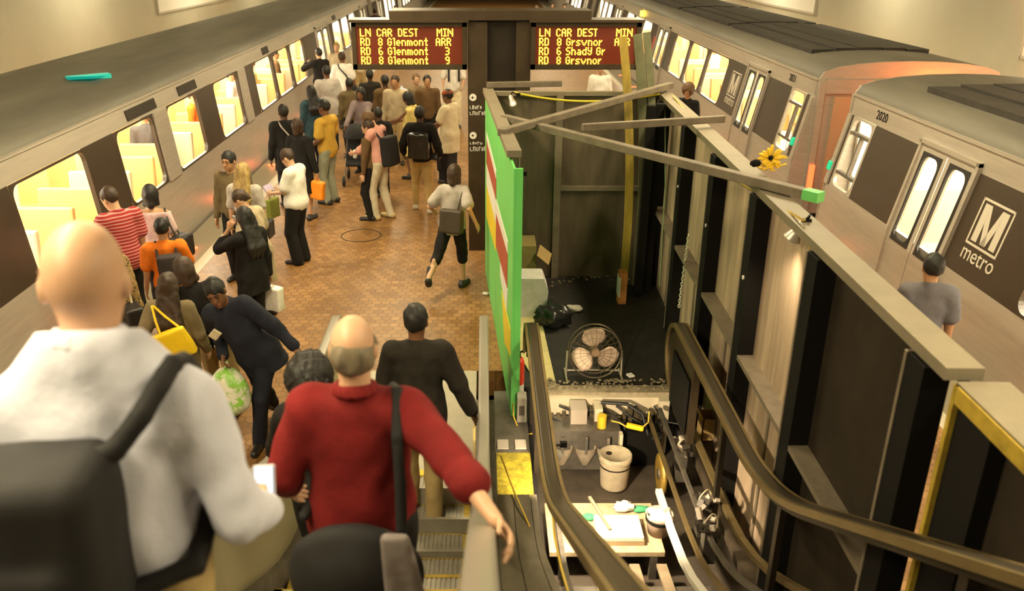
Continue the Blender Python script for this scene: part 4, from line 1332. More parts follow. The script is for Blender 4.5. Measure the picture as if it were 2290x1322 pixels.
m = MB(); m.box(1.68, 1.78, 9.9, 10.05, 0, 0.42); m.build('carton', M('orange_carton', (0.50, 0.20, 0.05), 0.7), t)
m = MB(); m.box(1.675, 1.70, 9.895, 10.055, 0.1, 0.36); m.build('white_patch', white_m, t)
# rubbish edge along the dark floor
rnd = random.Random(77)
m = MB()
for i in range(90):
    f = rnd.random()
    p = at(1215 + 240 * f, 640 - 25 * math.sin(PI * f) + rnd.uniform(-5, 9), z=0.01)
    r = rnd.uniform(0.004, 0.02)
    m.obox((p.x, p.y, r * 0.4), (r * 2, r * 1.4, r), (rnd.random(), rnd.random(), rnd.random() * 3))
for i in range(120):
    m.obox((rnd.uniform(0.5, 1.9), 7.70 + rnd.uniform(-.09, .12), 0.04), (rnd.uniform(.01, .05), rnd.uniform(.01, .03), 0.012), (0, 0, rnd.random() * 3))
tag(m.build('rubble', M('pale_rubble', (0.20, 0.16, 0.10), 0.8)), 'fine pale rubble and dust scattered along the pit edge', 'rubble', kind='stuff')
# fire extinguisher like red can beside the green hoarding and the hanging cables
c = at(1166, 850, y=7.35)
t = thing('red_can', 'red can with a white band between the green hoarding and the left handrail guide', 'can', (0.335, 7.35, 0.02))
m = MB(); m.lathe([(0.0, 0.22), (0.04, 0.22), (0.045, 0.24), (0.045, 0.46), (0.03, 0.5), (0.0, 0.5)], (0.335, 7.35, 0.02), 16); m.build('can', M('red_enamel', (0.70, 0.05, 0.02), 0.4), t)
m = MB(); m.cyl((0.335, 7.35, 0.02), (0.335, 7.35, 0.24), 0.043, 16); m.build('white_base', white_m, t)
m = MB(); m.tube([(0.335, 7.35, 0.52), (0.335, 7.35, 0.58), (0.36, 7.33, 0.60)], 0.01, 6); m.build('nozzle', black_m, t)
t = thing('control_box', 'small pale grey control box beside the left handrail guide', 'box', (0.33, 7.05, 0.02))
m = MB(); m.box(0.30, 0.39, 6.98, 7.12, 0.02, 0.28); m.build('housing', M('pale_grey_box', (0.40, 0.37, 0.31), 0.6), t, bevel=0.006)
m = MB(); m.box(0.32, 0.37, 6.975, 6.98, 0.10, 0.2); m.build('plate', steel_d, t)
for pts, lab in (([at(1150, 720, y=7.6), at(1147, 850, y=7.3), at(1148, 930, y=7.0), at(1165, 975, y=6.85), at(1190, 970, y=6.8)], 'pale cable looping down below the end of the green hoarding'),
                 ([at(1120, 1020, z=0.33), at(1150, 1100, z=0.33), at(1185, 1180, z=0.36)], 'thin cable trailing over the sloping deck'),
                 ([at(1235, 1130, x=0.40), at(1240, 1200, x=0.40), at(1255, 1270, x=0.40), at(1272, 1330, x=0.40)], 'yellow cable hanging beside the left handrail guide at the bottom')):
    tag(MB().tube(pts, 0.007, 6).build('loose_cable', yc), lab, 'cable', 'loose cables by the left handrail guide')
# ------------------------------------------------------------------ bodies: distance fields meshed as one smooth surface
def V3(*a):
    return np.array(a, float)


def unit(v):
    return v / (np.linalg.norm(v) + 1e-9)


def rx(a):
    c, s = math.cos(a), math.sin(a)
    return np.array([[1, 0, 0], [0, c, -s], [0, s, c]])


def ry(a):
    c, s = math.cos(a), math.sin(a)
    return np.array([[c, 0, s], [0, 1, 0], [-s, 0, c]])


def rz(a):
    c, s = math.cos(a), math.sin(a)
    return np.array([[c, -s, 0], [s, c, 0], [0, 0, 1]])


class Sdf:
    def __init__(self):
        self.p, self.cuts = [], []

    def cap(self, a, b, ra, rb=None, k=0.02, op=0):
        self.p.append(('c', np.array(a, float), np.array(b, float), ra, ra if rb is None else rb, k, op)); return self

    def ell(self, c, r, rot=None, k=0.02, op=0):
        self.p.append(('e', np.array(c, float), np.array(r, float), np.eye(3) if rot is None else rot, 0, k, op)); return self

    def box(self, c, r, rot=None, rad=0.02, k=0.01, op=0):
        self.p.append(('b', np.array(c, float), np.array(r, float), np.eye(3) if rot is None else rot, rad, k, op)); return self

    def cut(self, p, n):
        self.cuts.append((np.array(p, float), unit(np.array(n, float)))); return self

    def bounds(self, q):
        if q[0] == 'c':
            r = max(q[3], q[4])
            return np.minimum(q[1], q[2]) - r, np.maximum(q[1], q[2]) + r
        e = np.abs(q[3]) @ (q[2] + (q[4] if q[0] == 'b' else 0))
        return q[1] - e, q[1] + e

    def mesh(self, h, wr=0.0, wf=18.0, seed=0):
        bs = [self.bounds(q) for q in self.p if q[6] == 0]
        lo = np.min([b[0] for b in bs], 0) - 3 * h - 0.02
        hi = np.max([b[1] for b in bs], 0) + 3 * h + 0.02
        n = np.ceil((hi - lo) / h).astype(int) + 1
        ax = [lo[i] + h * np.arange(n[i]) for i in range(3)]
        D = np.full(n, 0.3, np.float32)
        for q in self.p:
            k = max(q[5], 1e-4)
            a, b = self.bounds(q)
            m = k + 2.5 * h + (0.03 if q[6] == 0 else 0)
            i0 = np.clip(np.floor((a - m - lo) / h).astype(int), 0, n - 1)
            i1 = np.clip(np.ceil((b + m - lo) / h).astype(int) + 1, 1, n)
            sl = tuple(slice(i0[i], i1[i]) for i in range(3))
            X = ax[0][sl[0]][:, None, None]; Y = ax[1][sl[1]][None, :, None]; Z = ax[2][sl[2]][None, None, :]
            if q[0] == 'c':
                A, d = q[1], q[2] - q[1]
                dd = d @ d + 1e-12
                px, py_, pz = X - A[0], Y - A[1], Z - A[2]
                t = np.clip((px * d[0] + py_ * d[1] + pz * d[2]) / dd, 0, 1)
                f = np.sqrt((px - t * d[0]) ** 2 + (py_ - t * d[1]) ** 2 + (pz - t * d[2]) ** 2) - (q[3] + (q[4] - q[3]) * t)
            else:
                R_ = q[3]
                px, py_, pz = X - q[1][0], Y - q[1][1], Z - q[1][2]
                u = [px * R_[0, i] + py_ * R_[1, i] + pz * R_[2, i] for i in range(3)]
                if q[0] == 'e':
                    r = q[2]
                    k0 = np.sqrt((u[0] / r[0]) ** 2 + (u[1] / r[1]) ** 2 + (u[2] / r[2]) ** 2)
                    k1 = np.sqrt((u[0] / r[0] ** 2) ** 2 + (u[1] / r[1] ** 2) ** 2 + (u[2] / r[2] ** 2) ** 2) + 1e-9
                    f = np.where(k0 < 1e-3, -min(r), k0 * (k0 - 1) / k1)
                else:
                    g = [np.abs(u[i]) - q[2][i] for i in range(3)]
                    f = np.sqrt(np.maximum(g[0], 0) ** 2 + np.maximum(g[1], 0) ** 2 + np.maximum(g[2], 0) ** 2) + np.minimum(np.maximum(np.maximum(g[0], g[1]), g[2]), 0) - q[4]
            S = D[sl]
            if q[6] == 0:
                hh = np.maximum(k - np.abs(S - f), 0) / k
                D[sl] = np.minimum(S, f) - hh * hh * k * 0.25
            else:
                f = -f
                hh = np.maximum(k - np.abs(S - f), 0) / k
                D[sl] = np.maximum(S, f) + hh * hh * k * 0.25
        X = ax[0][:, None, None]; Y = ax[1][None, :, None]; Z = ax[2][None, None, :]
        if wr:
            r = random.Random(seed)
            for o in range(3):
                w = wf * (1.5 ** o)
                a, b, c = (r.uniform(-1, 1) for _ in range(3))
                D = D + (wr / (1.4 ** o)) * np.sin(w * (X * (0.8 + a * .4) + 0.5 * Z * b) + r.uniform(0, 6) + 1.5 * np.sin(w * 0.45 * Z + r.uniform(0, 6))) * np.sin(w * 0.8 * (Y + 0.45 * Z * c + 0.5 * X * a) + r.uniform(0, 6))
        for p, nn in self.cuts:
            D = np.maximum(D, (X - p[0]) * nn[0] + (Y - p[1]) * nn[1] + (Z - p[2]) * nn[2])
        D[0], D[-1] = 1, 1
        D[:, 0], D[:, -1] = 1, 1
        D[:, :, 0], D[:, :, -1] = 1, 1
        return surface(D, lo, h)


def surface(D, lo, h):
    ins = D < 0
    c = [ins[i:ins.shape[0] - 1 + i, j:ins.shape[1] - 1 + j, k:ins.shape[2] - 1 + k] for i in (0, 1) for j in (0, 1) for k in (0, 1)]
    s = sum(x.astype(np.int8) for x in c)
    act = np.argwhere((s > 0) & (s < 8))
    if len(act) == 0:
        return np.zeros((0, 3)), np.zeros((0, 4), int)
    idx = np.full(s.shape, -1, np.int64)
    idx[act[:, 0], act[:, 1], act[:, 2]] = np.arange(len(act))
    cor = np.array([(i, j, k) for i in (0, 1) for j in (0, 1) for k in (0, 1)])
    val = np.stack([D[act[:, 0] + a, act[:, 1] + b, act[:, 2] + g] for a, b, g in cor], 1)
    acc, cnt = np.zeros((len(act), 3)), np.zeros(len(act))
    for i in range(8):
        for j in range(i + 1, 8):
            if np.abs(cor[i] - cor[j]).sum() == 1:
                a, b = val[:, i], val[:, j]
                m = (a < 0) != (b < 0)
                t = np.where(m, a / np.where(m, a - b, 1), 0)
                acc += np.where(m[:, None], cor[i] + t[:, None] * (cor[j] - cor[i]), 0)
                cnt += m
    v = lo + h * (act + acc / cnt[:, None])
    fs = []
    for axis in range(3):
        o = [0, 0, 0]; o[axis] = 1
        A = ins[:ins.shape[0] - o[0], :ins.shape[1] - o[1], :ins.shape[2] - o[2]]
        B = ins[o[0]:, o[1]:, o[2]:]
        for e, flip in (((A & ~B), False), ((~A & B), True)):
            q = np.argwhere(e)
            b, g = [(1, 2), (2, 0), (0, 1)][axis]
            q = q[(q[:, b] > 0) & (q[:, g] > 0)]
            q0 = q.copy(); q1 = q.copy(); q1[:, b] -= 1
            q2 = q1.copy(); q2[:, g] -= 1
            q3 = q.copy(); q3[:, g] -= 1
            ok = [idx[w[:, 0], w[:, 1], w[:, 2]] for w in (q0, q1, q2, q3)]
            f = np.stack(ok if not flip else ok[::-1], 1)
            fs.append(f[(f >= 0).all(1)])
    return v, np.concatenate(fs)


def np_obj(name, v, f, mat, parent, label=None):
    me = bpy.data.meshes.new(name)
    me.vertices.add(len(v)); me.vertices.foreach_set('co', np.asarray(v, np.float32).ravel())
    me.loops.add(len(f) * 4); me.loops.foreach_set('vertex_index', f.ravel().astype(np.int32))
    me.polygons.add(len(f)); me.polygons.foreach_set('loop_start', np.arange(0, len(f) * 4, 4, dtype=np.int32))
    me.polygons.foreach_set('use_smooth', np.ones(len(f), bool))
    me.update(calc_edges=True)
    me.materials.append(mat)
    o = bpy.data.objects.new(name, me)
    COL.objects.link(o)
    o.parent = parent
    if label:
        o['label'] = label
    return o


def ik(a, c, l1, l2, pole):
    d = c - a
    L = np.linalg.norm(d)
    if L > (l1 + l2) * 0.998:
        d = d / L * (l1 + l2) * 0.998; c = a + d; L = np.linalg.norm(d)
    u = d / (L + 1e-9)
    x = (l1 * l1 - l2 * l2 + L * L) / (2 * L)
    hgt = math.sqrt(max(l1 * l1 - x * x, 0))
    w = unit(pole - u * (pole @ u))
    return a + u * x + w * hgt, c


# ------------------------------------------------------------------ fabric and skin
def cloth(name, col, var=0.18):
    return M('cloth_' + name, col, 0.85, var=var, scale=8, spec=0.2, bump=0.5)


def skin(tone):
    cols = {'fair': (0.56, 0.33, 0.20), 'tan': (0.42, 0.22, 0.11), 'brown': (0.17, 0.075, 0.035), 'dark': (0.075, 0.035, 0.018), 'pink': (0.60, 0.34, 0.22)}
    return M('skin_' + tone, cols[tone], 0.5, var=0.06, scale=12)


def hairm(col):
    cols = {'black': (0.010, 0.008, 0.006), 'brown': (0.045, 0.022, 0.010), 'blond': (0.36, 0.24, 0.08), 'grey': (0.20, 0.16, 0.10), 'sandy': (0.14, 0.075, 0.03)}
    return M('hair_' + col, cols[col], 0.6, var=0.5, scale=34, stretch=(1, 1, 0.25))


def stripes(name, c1, c2, freq, horizontal=True):
    if name in _mats:
        return _mats[name]
    m = M(name, c1, 0.85)
    nt = m.node_tree
    tc = nt.nodes.new('ShaderNodeTexCoord')
    wv = nt.nodes.new('ShaderNodeTexWave')
    wv.bands_direction = 'Z' if horizontal else 'X'
    wv.inputs['Scale'].default_value = freq
    wv.inputs['Distortion'].default_value = 0.6
    wv.inputs['Detail Scale'].default_value = 0.5
    rp = nt.nodes.new('ShaderNodeValToRGB')
    rp.color_ramp.interpolation = 'CONSTANT'
    rp.color_ramp.elements[0].color = (*c1, 1)
    rp.color_ramp.elements[1].color = (*c2, 1)
    rp.color_ramp.elements[1].position = 0.74
    nt.links.new(tc.outputs['Object'], wv.inputs['Vector'])
    nt.links.new(wv.outputs['Fac'], rp.inputs['Fac'])
    nt.links.new(rp.outputs['Color'], nt.nodes['Principled BSDF'].inputs['Base Color'])
    return m


def patches(name, c1, c2, sc, cut):
    m = M(name, c1, 0.4, var=0.1, scale=sc, bump=0.4)
    for n in m.node_tree.nodes:
        if n.type == 'VALTORGB':
            n.color_ramp.elements[0].position, n.color_ramp.elements[1].position = cut, cut + 0.06
            n.color_ramp.elements[0].color, n.color_ramp.elements[1].color = (*c1, 1), (*c2, 1)
    return m


def spots(name, c1, c2, sc):
    if name in _mats:
        return _mats[name]
    m = M(name, c1, 0.85)
    nt = m.node_tree
    tc = nt.nodes.new('ShaderNodeTexCoord')
    vo = nt.nodes.new('ShaderNodeTexVoronoi')
    vo.inputs['Scale'].default_value = sc
    rp = nt.nodes.new('ShaderNodeValToRGB')
    rp.color_ramp.interpolation = 'CONSTANT'
    rp.color_ramp.elements[0].color = (*c2, 1)
    rp.color_ramp.elements[1].color = (*c1, 1)
    rp.color_ramp.elements[1].position = 0.36
    nt.links.new(tc.outputs['Object'], vo.inputs['Vector'])
    nt.links.new(vo.outputs['Distance'], rp.inputs['Fac'])
    nt.links.new(rp.outputs['Color'], nt.nodes['Principled BSDF'].inputs['Base Color'])
    return m


PEOPLE = {}


def person(label, pos, yaw=0, h=1.75, w=1.0, lean=0, side=0, twist=0, head=(0, 0, 0), larm=None, rarm=None, lfoot=(-0.10, 0.0), rfoot=(0.10, 0.0), drop=0.0,
           lelb=None, relb=None, tone='tan', hair='black', style='short', top=None, sleeve='long', top_len=0.86, open_neck=0.0, bottom=None, legs='long', flare=0.0, loose=1.0,
           shoe=(0.02, 0.018, 0.016), vox=0.011, female=False, curl=(0.35, 0.35), face=False, group=None, bare_legs=False, collar=None, key=None, cap=None, hs=1.0, shd=0.0, wr=0.008, jacket=False, bl=1.0):
    """yaw 0 looks away from the camera; body axes: x right, y forward, z up, in metres for a 1.75 m person"""
    s = h / 1.75
    root = thing('person', label, 'person', pos, group)
    root.rotation_euler = (0, 0, R(yaw))
    pel = V3(0, 0, 0.94 - drop)
    Rt = rz(R(twist)) @ ry(R(side)) @ rx(R(-lean))
    T = lambda x, y, z: pel + Rt @ (V3(x, y, z) - V3(0, 0, 0.94))
    sw = 0.158 if female else 0.178
    nb = T(0, -0.01, 1.46 - shd * 0.3)
    Rh = Rt @ rz(R(head[0])) @ rx(R(-head[1])) @ ry(R(head[2]))
    hc = nb + Rh @ V3(0, 0.018, 0.165 * (0.84 if hs > 1 else 1))
    Hd = lambda x, y, z: hc + Rh @ (V3(x, y, z) * hs)
    wd = w
    J = dict(T=T, Hd=Hd, Rt=Rt, Rh=Rh, s=s, root=root, pel=pel)
    B = Sdf()
    B.ell(T(0, 0.0, 1.27 - shd * .8), (0.155 * wd, 0.10 * wd, 0.20), Rt, 0.05)
    B.ell(T(0, 0.01, 1.08), (0.135 * wd, 0.10 * wd, 0.17), Rt, 0.06)
    B.ell(T(0, 0, 0.94), (0.158 * wd, 0.11 * wd, 0.13), Rt, 0.06)
    B.cap(T(-sw * 0.8, -0.01, 1.40 - shd), T(sw * 0.8, -0.01, 1.40 - shd), 0.055, k=0.05)
    B.cap(T(0, -0.012, 1.40 - shd), Hd(0, -0.015, -0.07), 0.058 * (0.9 if female else 1), 0.052 * (0.9 if female else 1), 0.04)
    # head
    B.ell(Hd(0, -0.005, 0.02), (0.075 * hs, 0.097 * hs, 0.098 * hs), Rh, 0.02)
    B.ell(Hd(0, 0.028, -0.052), (0.056 * hs, 0.064 * hs, 0.066 * hs), Rh, 0.04)
    B.cap(Hd(0, 0.088, 0.012), Hd(0, 0.110, -0.026), 0.009, 0.013, 0.012)
    B.cap(Hd(-0.035, 0.080, 0.028), Hd(0.035, 0.080, 0.028), 0.012, k=0.018)
    B.cap(Hd(-0.02, 0.088, -0.062), Hd(0.02, 0.088, -0.062), 0.008, k=0.012)
    B.ell(Hd(0, 0.078, -0.098), (0.022, 0.018, 0.016), Rh, 0.02)
    for e in (-1, 1):
        B.ell(Hd(e * 0.032, 0.096, 0.008), (0.016, 0.012, 0.010), Rh, 0.012, 1)
        B.ell(Hd(e * 0.076, -0.008, -0.012), (0.010, 0.020, 0.032), Rh, 0.01)
    arms = {}
    for nm, e, tgt, pole, cu in (('l', -1, larm, lelb, curl[0]), ('r', 1, rarm, relb, curl[1])):
        sh = T(e * sw, -0.01, 1.40 - shd)
        tg = V3(*tgt) if tgt is not None else V3(e * 0.25 * max(1, wd * .95), 0.03, 0.86 - drop)
        pl = V3(*pole) if pole is not None else V3(e * 0.45, -1, -0.35)
        el, wr_ = ik(sh, tg, 0.285, 0.255, pl)
        f = unit(wr_ - el)
        n = V3(-e, 0.15, 0)
        n = unit(n - f * (n @ f)) if abs(unit(n) @ f) < 0.9 else unit(V3(0, 0, -1) - f * (-f[2]))
        lt = np.cross(f, n) * 1.0
        if lt[1] + lt[2] * 0.4 < 0:
            lt = -lt                      # thumb side forwards / upwards
        arms[nm] = (sh, el, wr_, f, n, lt)
        B.cap(sh, el, 0.047 * (0.85 if female else 1), 0.037 * (0.88 if female else 1), 0.04)
        B.cap(el, wr_, 0.039 * (0.86 if female else 1), 0.025, 0.02)
        Mh = np.stack([f, lt, n], 1)
        B.ell(wr_ + f * 0.052, (0.055, 0.041, 0.017), Mh, 0.015)
        for o_, L in ((0.030, 0.070), (0.010, 0.080), (-0.010, 0.075), (-0.029, 0.058)):
            b0 = wr_ + f * 0.088 + lt * o_
            d1 = unit(f + n * cu * 0.9 + lt * o_ * 2)
            b1 = b0 + d1 * L * 0.52
            d2 = unit(f + n * cu * 2.8)
            B.cap(b0, b1, 0.0092, 0.0085, 0.004); B.cap(b1, b1 + d2 * L * 0.55, 0.0085, 0.007, 0.004)
        t0 = wr_ + f * 0.028 + lt * 0.032
        t1 = t0 + unit(f * 0.7 + lt * 0.6 + n * 0.35) * 0.042
        B.cap(t0, t1, 0.011, 0.010, 0.008); B.cap(t1, t1 + unit(f + lt * 0.1 + n * (0.3 + cu)) * 0.034, 0.0095, 0.008, 0.004)
    J['arms'] = arms
    J['hand'] = {k_: a[2] + a[3] * 0.085 + a[4] * 0.022 for k_, a in arms.items()}
    lg = {}
    for nm, e, ft in (('l', -1, lfoot), ('r', 1, rfoot)):
        hp = pel + V3(e * 0.088, 0, -0.03)
        fz = ft[2] if len(ft) > 2 else 0.0
        pitch = R(ft[3]) if len(ft) > 3 else 0.0
        an = V3(ft[0], ft[1], 0.085 + fz)
        kn, an = ik(hp, an, 0.425, 0.415, V3(e * 0.08, 1, 0.0))
        toe = an + rx(-pitch) @ V3(e * 0.03, 0.165, -0.055)
        heel = an + rx(-pitch) @ V3(0, -0.045, -0.045)
        lg[nm] = (hp, kn, an, toe, heel)
        B.cap(hp, kn, 0.080 * wd, 0.050, 0.045); B.cap(kn, an, 0.050, 0.035, 0.02)
        B.ell(kn * 0.65 + an * 0.35 + V3(0, -0.015, 0), (0.038, 0.042, 0.09), None, 0.015)
        B.cap(heel, toe, 0.034, 0.026, 0.02)
    J['legs'] = lg
    cutz = -0.0

    def emit(name, S, mat, wrk=0.0, wf=18, lab=None, v_=None):
        v, f = S.mesh(v_ or vox, wrk, wf, sum(map(ord, name)) % 7 + int(pos[0] * 100) % 50)
        if len(v):
            return np_obj(name, v * s, f, mat, root, lab)
    J['emit'] = emit
    if face or vox < 0.009:
        B_v = vox
    emit('body', B, skin(tone), v_=vox)
    # shoes
    if not (isinstance(shoe, str)):
        for nm in ('l', 'r'):
            hp, kn, an, toe, heel = lg[nm]
            S = Sdf()
            S.cap(heel, toe, 0.043, 0.036, 0.02); S.cap(an + V3(0, -0.005, -0.01), heel, 0.045, 0.044, 0.03)
            up = rx(-math.atan2(toe[2] - heel[2] + 0.012, toe[1] - heel[1])) if False else None
            if toe[2] > 0.0 and abs(an[2] - 0.085) < 0.02:
                S.cut((0, 0, 0.0), (0, 0, -1))
            emit('shoe', S, M('shoe_%d_%d_%d' % tuple(int(c * 255) for c in shoe), shoe, 0.4))
    # trousers, skirt
    if bottom is not None:
        S = Sdf()
        lo_ = bl
        if legs == 'skirt':
            S.ell(T(0, 0, 0.95), (0.17 * wd, 0.125 * wd, 0.13), Rt, 0.05)
            kz = 0.50
            S.cap(pel + V3(-0.07, 0, -0.05), V3(-0.09 - flare, 0, kz), 0.125 * wd, 0.14 * wd, 0.08); S.cap(pel + V3(0.07, 0, -0.05), V3(0.09 + flare, 0, kz), 0.125 * wd, 0.14 * wd, 0.08)
            S.cut((0, 0, kz), (0, 0, -1))
        else:
            S.ell(T(0, 0, 0.945), (0.168 * wd, 0.122 * wd, 0.13), Rt, 0.05)
            for nm, e in (('l', -1), ('r', 1)):
                hp, kn, an, toe, heel = lg[nm]
                if legs == 'long':
                    S.cap(hp, kn, 0.099 * wd * lo_, 0.076 * lo_ + flare * .5, 0.045); S.cap(kn, an + V3(0, -0.005, -0.03), 0.076 * lo_ + flare * .5, 0.060 * lo_ + flare, 0.02)
                    S.cut(an + (an - kn) / 0.415 * 0.045, an - kn) if abs(an[2] - 0.085) < 0.03 and False else None
                elif legs == 'capri':
                    kk = kn + (an - kn) * 0.22
                    S.cap(hp, kn, 0.096 * wd * lo_, 0.075 * lo_, 0.045); S.cap(kn, kk, 0.075 * lo_, 0.074 * lo_, 0.02)
                else:
                    kk = hp + (kn - hp) * 0.75
                    S.cap(hp, kk, 0.098 * wd * lo_, 0.085 * lo_, 0.045)
        S.cut(T(0, 0, 1.02), Rt @ V3(0, 0, 1))
        emit('skirt' if legs == 'skirt' else 'trousers', S, bottom, wr * 0.6, 22)
    # shirt, jacket, coat
    if top is not None:
        S = Sdf()
        inf = 0.014 * loose + (0.008 if jacket else 0)
        S.ell(T(0, 0.0, 1.27 - shd * .8), (0.155 * wd + inf, 0.10 * wd + inf, 0.205), Rt, 0.05)
        S.ell(T(0, 0.008, 1.09), (0.142 * wd + inf, 0.108 * wd + inf, 0.19), Rt, 0.06)
        S.ell(T(0, 0, 0.95), (0.166 * wd + inf, 0.122 * wd + inf, 0.15 if top_len > 0.8 else 0.2), Rt, 0.06)
        if top_len < 0.8:
            S.cap(T(-0.06, 0, 0.9), T(-0.07, 0, top_len), 0.13 * wd, 0.135 * wd, 0.06); S.cap(T(0.06, 0, 0.9), T(0.07, 0, top_len), 0.13 * wd, 0.135 * wd, 0.06)
        S.cap(T(-sw * 0.82, -0.01, 1.40 - shd), T(sw * 0.82, -0.01, 1.40 - shd), 0.055 + inf, k=0.05)
        S.cap(T(0, -0.015, 1.40 - shd), T(0, -0.012, 1.475 - shd * 0.3), 0.085, 0.064, 0.03)
        if shd:
            for e in (-1, 1):
                S.cap(T(e * 0.045, -0.015, 1.45 - shd * 0.3), T(e * sw * 0.9, -0.01, 1.395 - shd), 0.055 + inf, 0.055 + inf, 0.05)
        S.cut(T(0, 0.05, 1.475 - open_neck - shd * 0.3), Rt @ V3(0, 0.35 if not open_neck else 0.1, 1))
        S.cut(T(0, 0, top_len), Rt @ V3(0, 0, -1))
        for nm in ('l', 'r'):
            sh, el, wr_, f, n, lt = arms[nm]
            if sleeve == 'long':
                S.cap(sh, el, 0.056 + inf, 0.047 + inf * .8, 0.035); S.cap(el, wr_ - f * 0.01, 0.047 + inf * .8, 0.036 + inf * .5, 0.015)
            elif sleeve == 'rolled':
                S.cap(sh, el, 0.056 + inf, 0.048 + inf, 0.035); S.cap(el, el + f * 0.08, 0.050 + inf, 0.048 + inf, 0.015)
                S.cap(el + f * 0.06, el + f * 0.09, 0.056 + inf, 0.055 + inf, 0.006)
            elif sleeve == 'short':
                d = el - sh
                S.cap(sh, sh + d * 0.72, 0.056 + inf, 0.060 + inf, 0.035)
            elif sleeve == 'none':
                pass
        emit('jacket' if jacket else 'shirt', S, top, wr, 17)
    if collar is not None:
        S = Sdf()
        for i in range(14):
            a0, a1 = 2 * PI * i / 14, 2 * PI * (i + 1) / 14
            if i in (3,):
                continue
            q = lambda a: T(0.066 * math.cos(a), -0.012 + 0.064 * math.sin(a), 1.482 - shd * 0.3 + 0.012 * (1 - math.sin(a)))
            S.cap(q(a0), q(a1), 0.008, k=0.01)
            q2 = lambda a: T(0.072 * math.cos(a), -0.012 + 0.072 * math.sin(a), 1.46 - shd * 0.3 + 0.012 * (1 - math.sin(a)))
            S.cap(q2(a0), q2(a1), 0.007, k=0.025)
        emit('collar', S, collar, 0)
    # hair
    if hair is not None:
        S = Sdf()
        if style in ('short', 'bob', 'long', 'bun', 'tied', 'curly', 'spiky'):
            ex = {'curly': 0.05, 'bob': 0.018, 'long': 0.014}.get(style, 0.010)
            S.ell(Hd(0, -0.014, 0.028 + ex * .3), (0.076 + ex, 0.096 + ex, 0.096 + ex), Rh, 0.02)
            if style == 'bob':
                for e in (-1, 1):
                    S.cap(Hd(e * 0.06, -0.02, 0.0), Hd(e * 0.065, -0.015, -0.10), 0.04, 0.035, 0.03)
                S.cap(Hd(0, -0.06, 0), Hd(0, -0.07, -0.11), 0.06, 0.05, 0.04)
            if style == 'long':
                for xx in (-0.055, 0.0, 0.055):
                    S.cap(Hd(xx, -0.055, -0.02), T(xx * 1.35, -0.115 * wd - 0.02, 1.30), 0.05, 0.048, 0.04)
                    S.cap(T(xx * 1.35, -0.115 * wd - 0.02, 1.30), T(xx * 1.2, -0.12 * wd - 0.01, 1.18), 0.048, 0.02, 0.04)
            if style == 'bun':
                S.ell(Hd(0, -0.115, 0.01), (0.045, 0.04, 0.045), Rh, 0.01)
            if style == 'tied':
                S.cap(Hd(0, -0.10, 0.0), Hd(0.01, -0.13, -0.08), 0.035, 0.02, 0.02)
            # keep the face, ears and nape clear
            S.ell(Hd(0, 0.095, -0.035), (0.064, 0.06, 0.088), Rh, 0.015, 1)
            if style in ('short', 'bun', 'tied', 'spiky'):
                S.cap(Hd(0, 0.0, -0.105), Hd(0, -0.2, -0.16), 0.055, 0.1, 0.01, 1)
                S.box(Hd(0, 0.10, -0.11), (0.12, 0.13, 0.085), Rh, 0.0, 0.01, 1)
                for e in (-1, 1):
                    S.ell(Hd(e * 0.085, -0.004, -0.02), (0.018, 0.024, 0.034), Rh, 0.008, 1)
        elif style == 'fringe':          # bald crown, hair round the sides and back
            S.ell(Hd(0, -0.012, -0.005), (0.084, 0.103, 0.088), Rh, 0.02)
            S.ell(Hd(0, 0.03, 0.095), (0.10, 0.125, 0.062), Rh, 0.015, 1)
            S.ell(Hd(0, 0.085, -0.02), (0.072, 0.085, 0.10), Rh, 0.015, 1)
            S.cap(Hd(0, 0.0, -0.115), Hd(0, -0.2, -0.17), 0.05, 0.1, 0.01, 1)
            for e in (-1, 1):
                S.ell(Hd(e * 0.085, -0.004, -0.02), (0.02, 0.024, 0.036), Rh, 0.008, 1)
        emit('hair', S, hairm(hair), {'curly': 0.006, 'short': 0.005}.get(style, 0.004), {'curly': 90}.get(style, 45))
    if cap is not None:
        S = Sdf()
        S.ell(Hd(0, -0.01, 0.05), (0.09, 0.11, 0.075), Rh, 0.02); S.cut(Hd(0, 0, 0.035), Rh @ V3(0, 0, -1))
        emit('cap', S, cap, 0.002)
    if face:
        for e in (-1, 1):
            S = Sdf(); S.ell(Hd(e * 0.032, 0.086, 0.008), (0.012, 0.010, 0.007), Rh)
            emit('eye', S, M('eye_dark', (0.03, 0.02, 0.015), 0.2), v_=0.004)
            S = Sdf(); S.cap(Hd(e * 0.016, 0.093, 0.032), Hd(e * 0.05, 0.082, 0.034), 0.006, 0.004); emit('eyebrow', S, hairm('black'), v_=0.004)
        S = Sdf(); S.cap(Hd(-0.02, 0.094, -0.062), Hd(0.02, 0.094, -0.062), 0.006); emit('lips', S, M('lips', (0.30, 0.11, 0.07), 0.5), v_=0.004)
    if key:
        PEOPLE[key] = J
    root['h'] = h
    return J


def world_pt(J, p):
    """body point (1.75 m units) of a person in place"""
    r = J['root']
    a = r.rotation_euler.z
    q = np.array(p, float) * J['s']
    return Vector((r.location.x + q[0] * math.cos(a) - q[1] * math.sin(a), r.location.y + q[0] * math.sin(a) + q[1] * math.cos(a), r.location.z + q[2]))


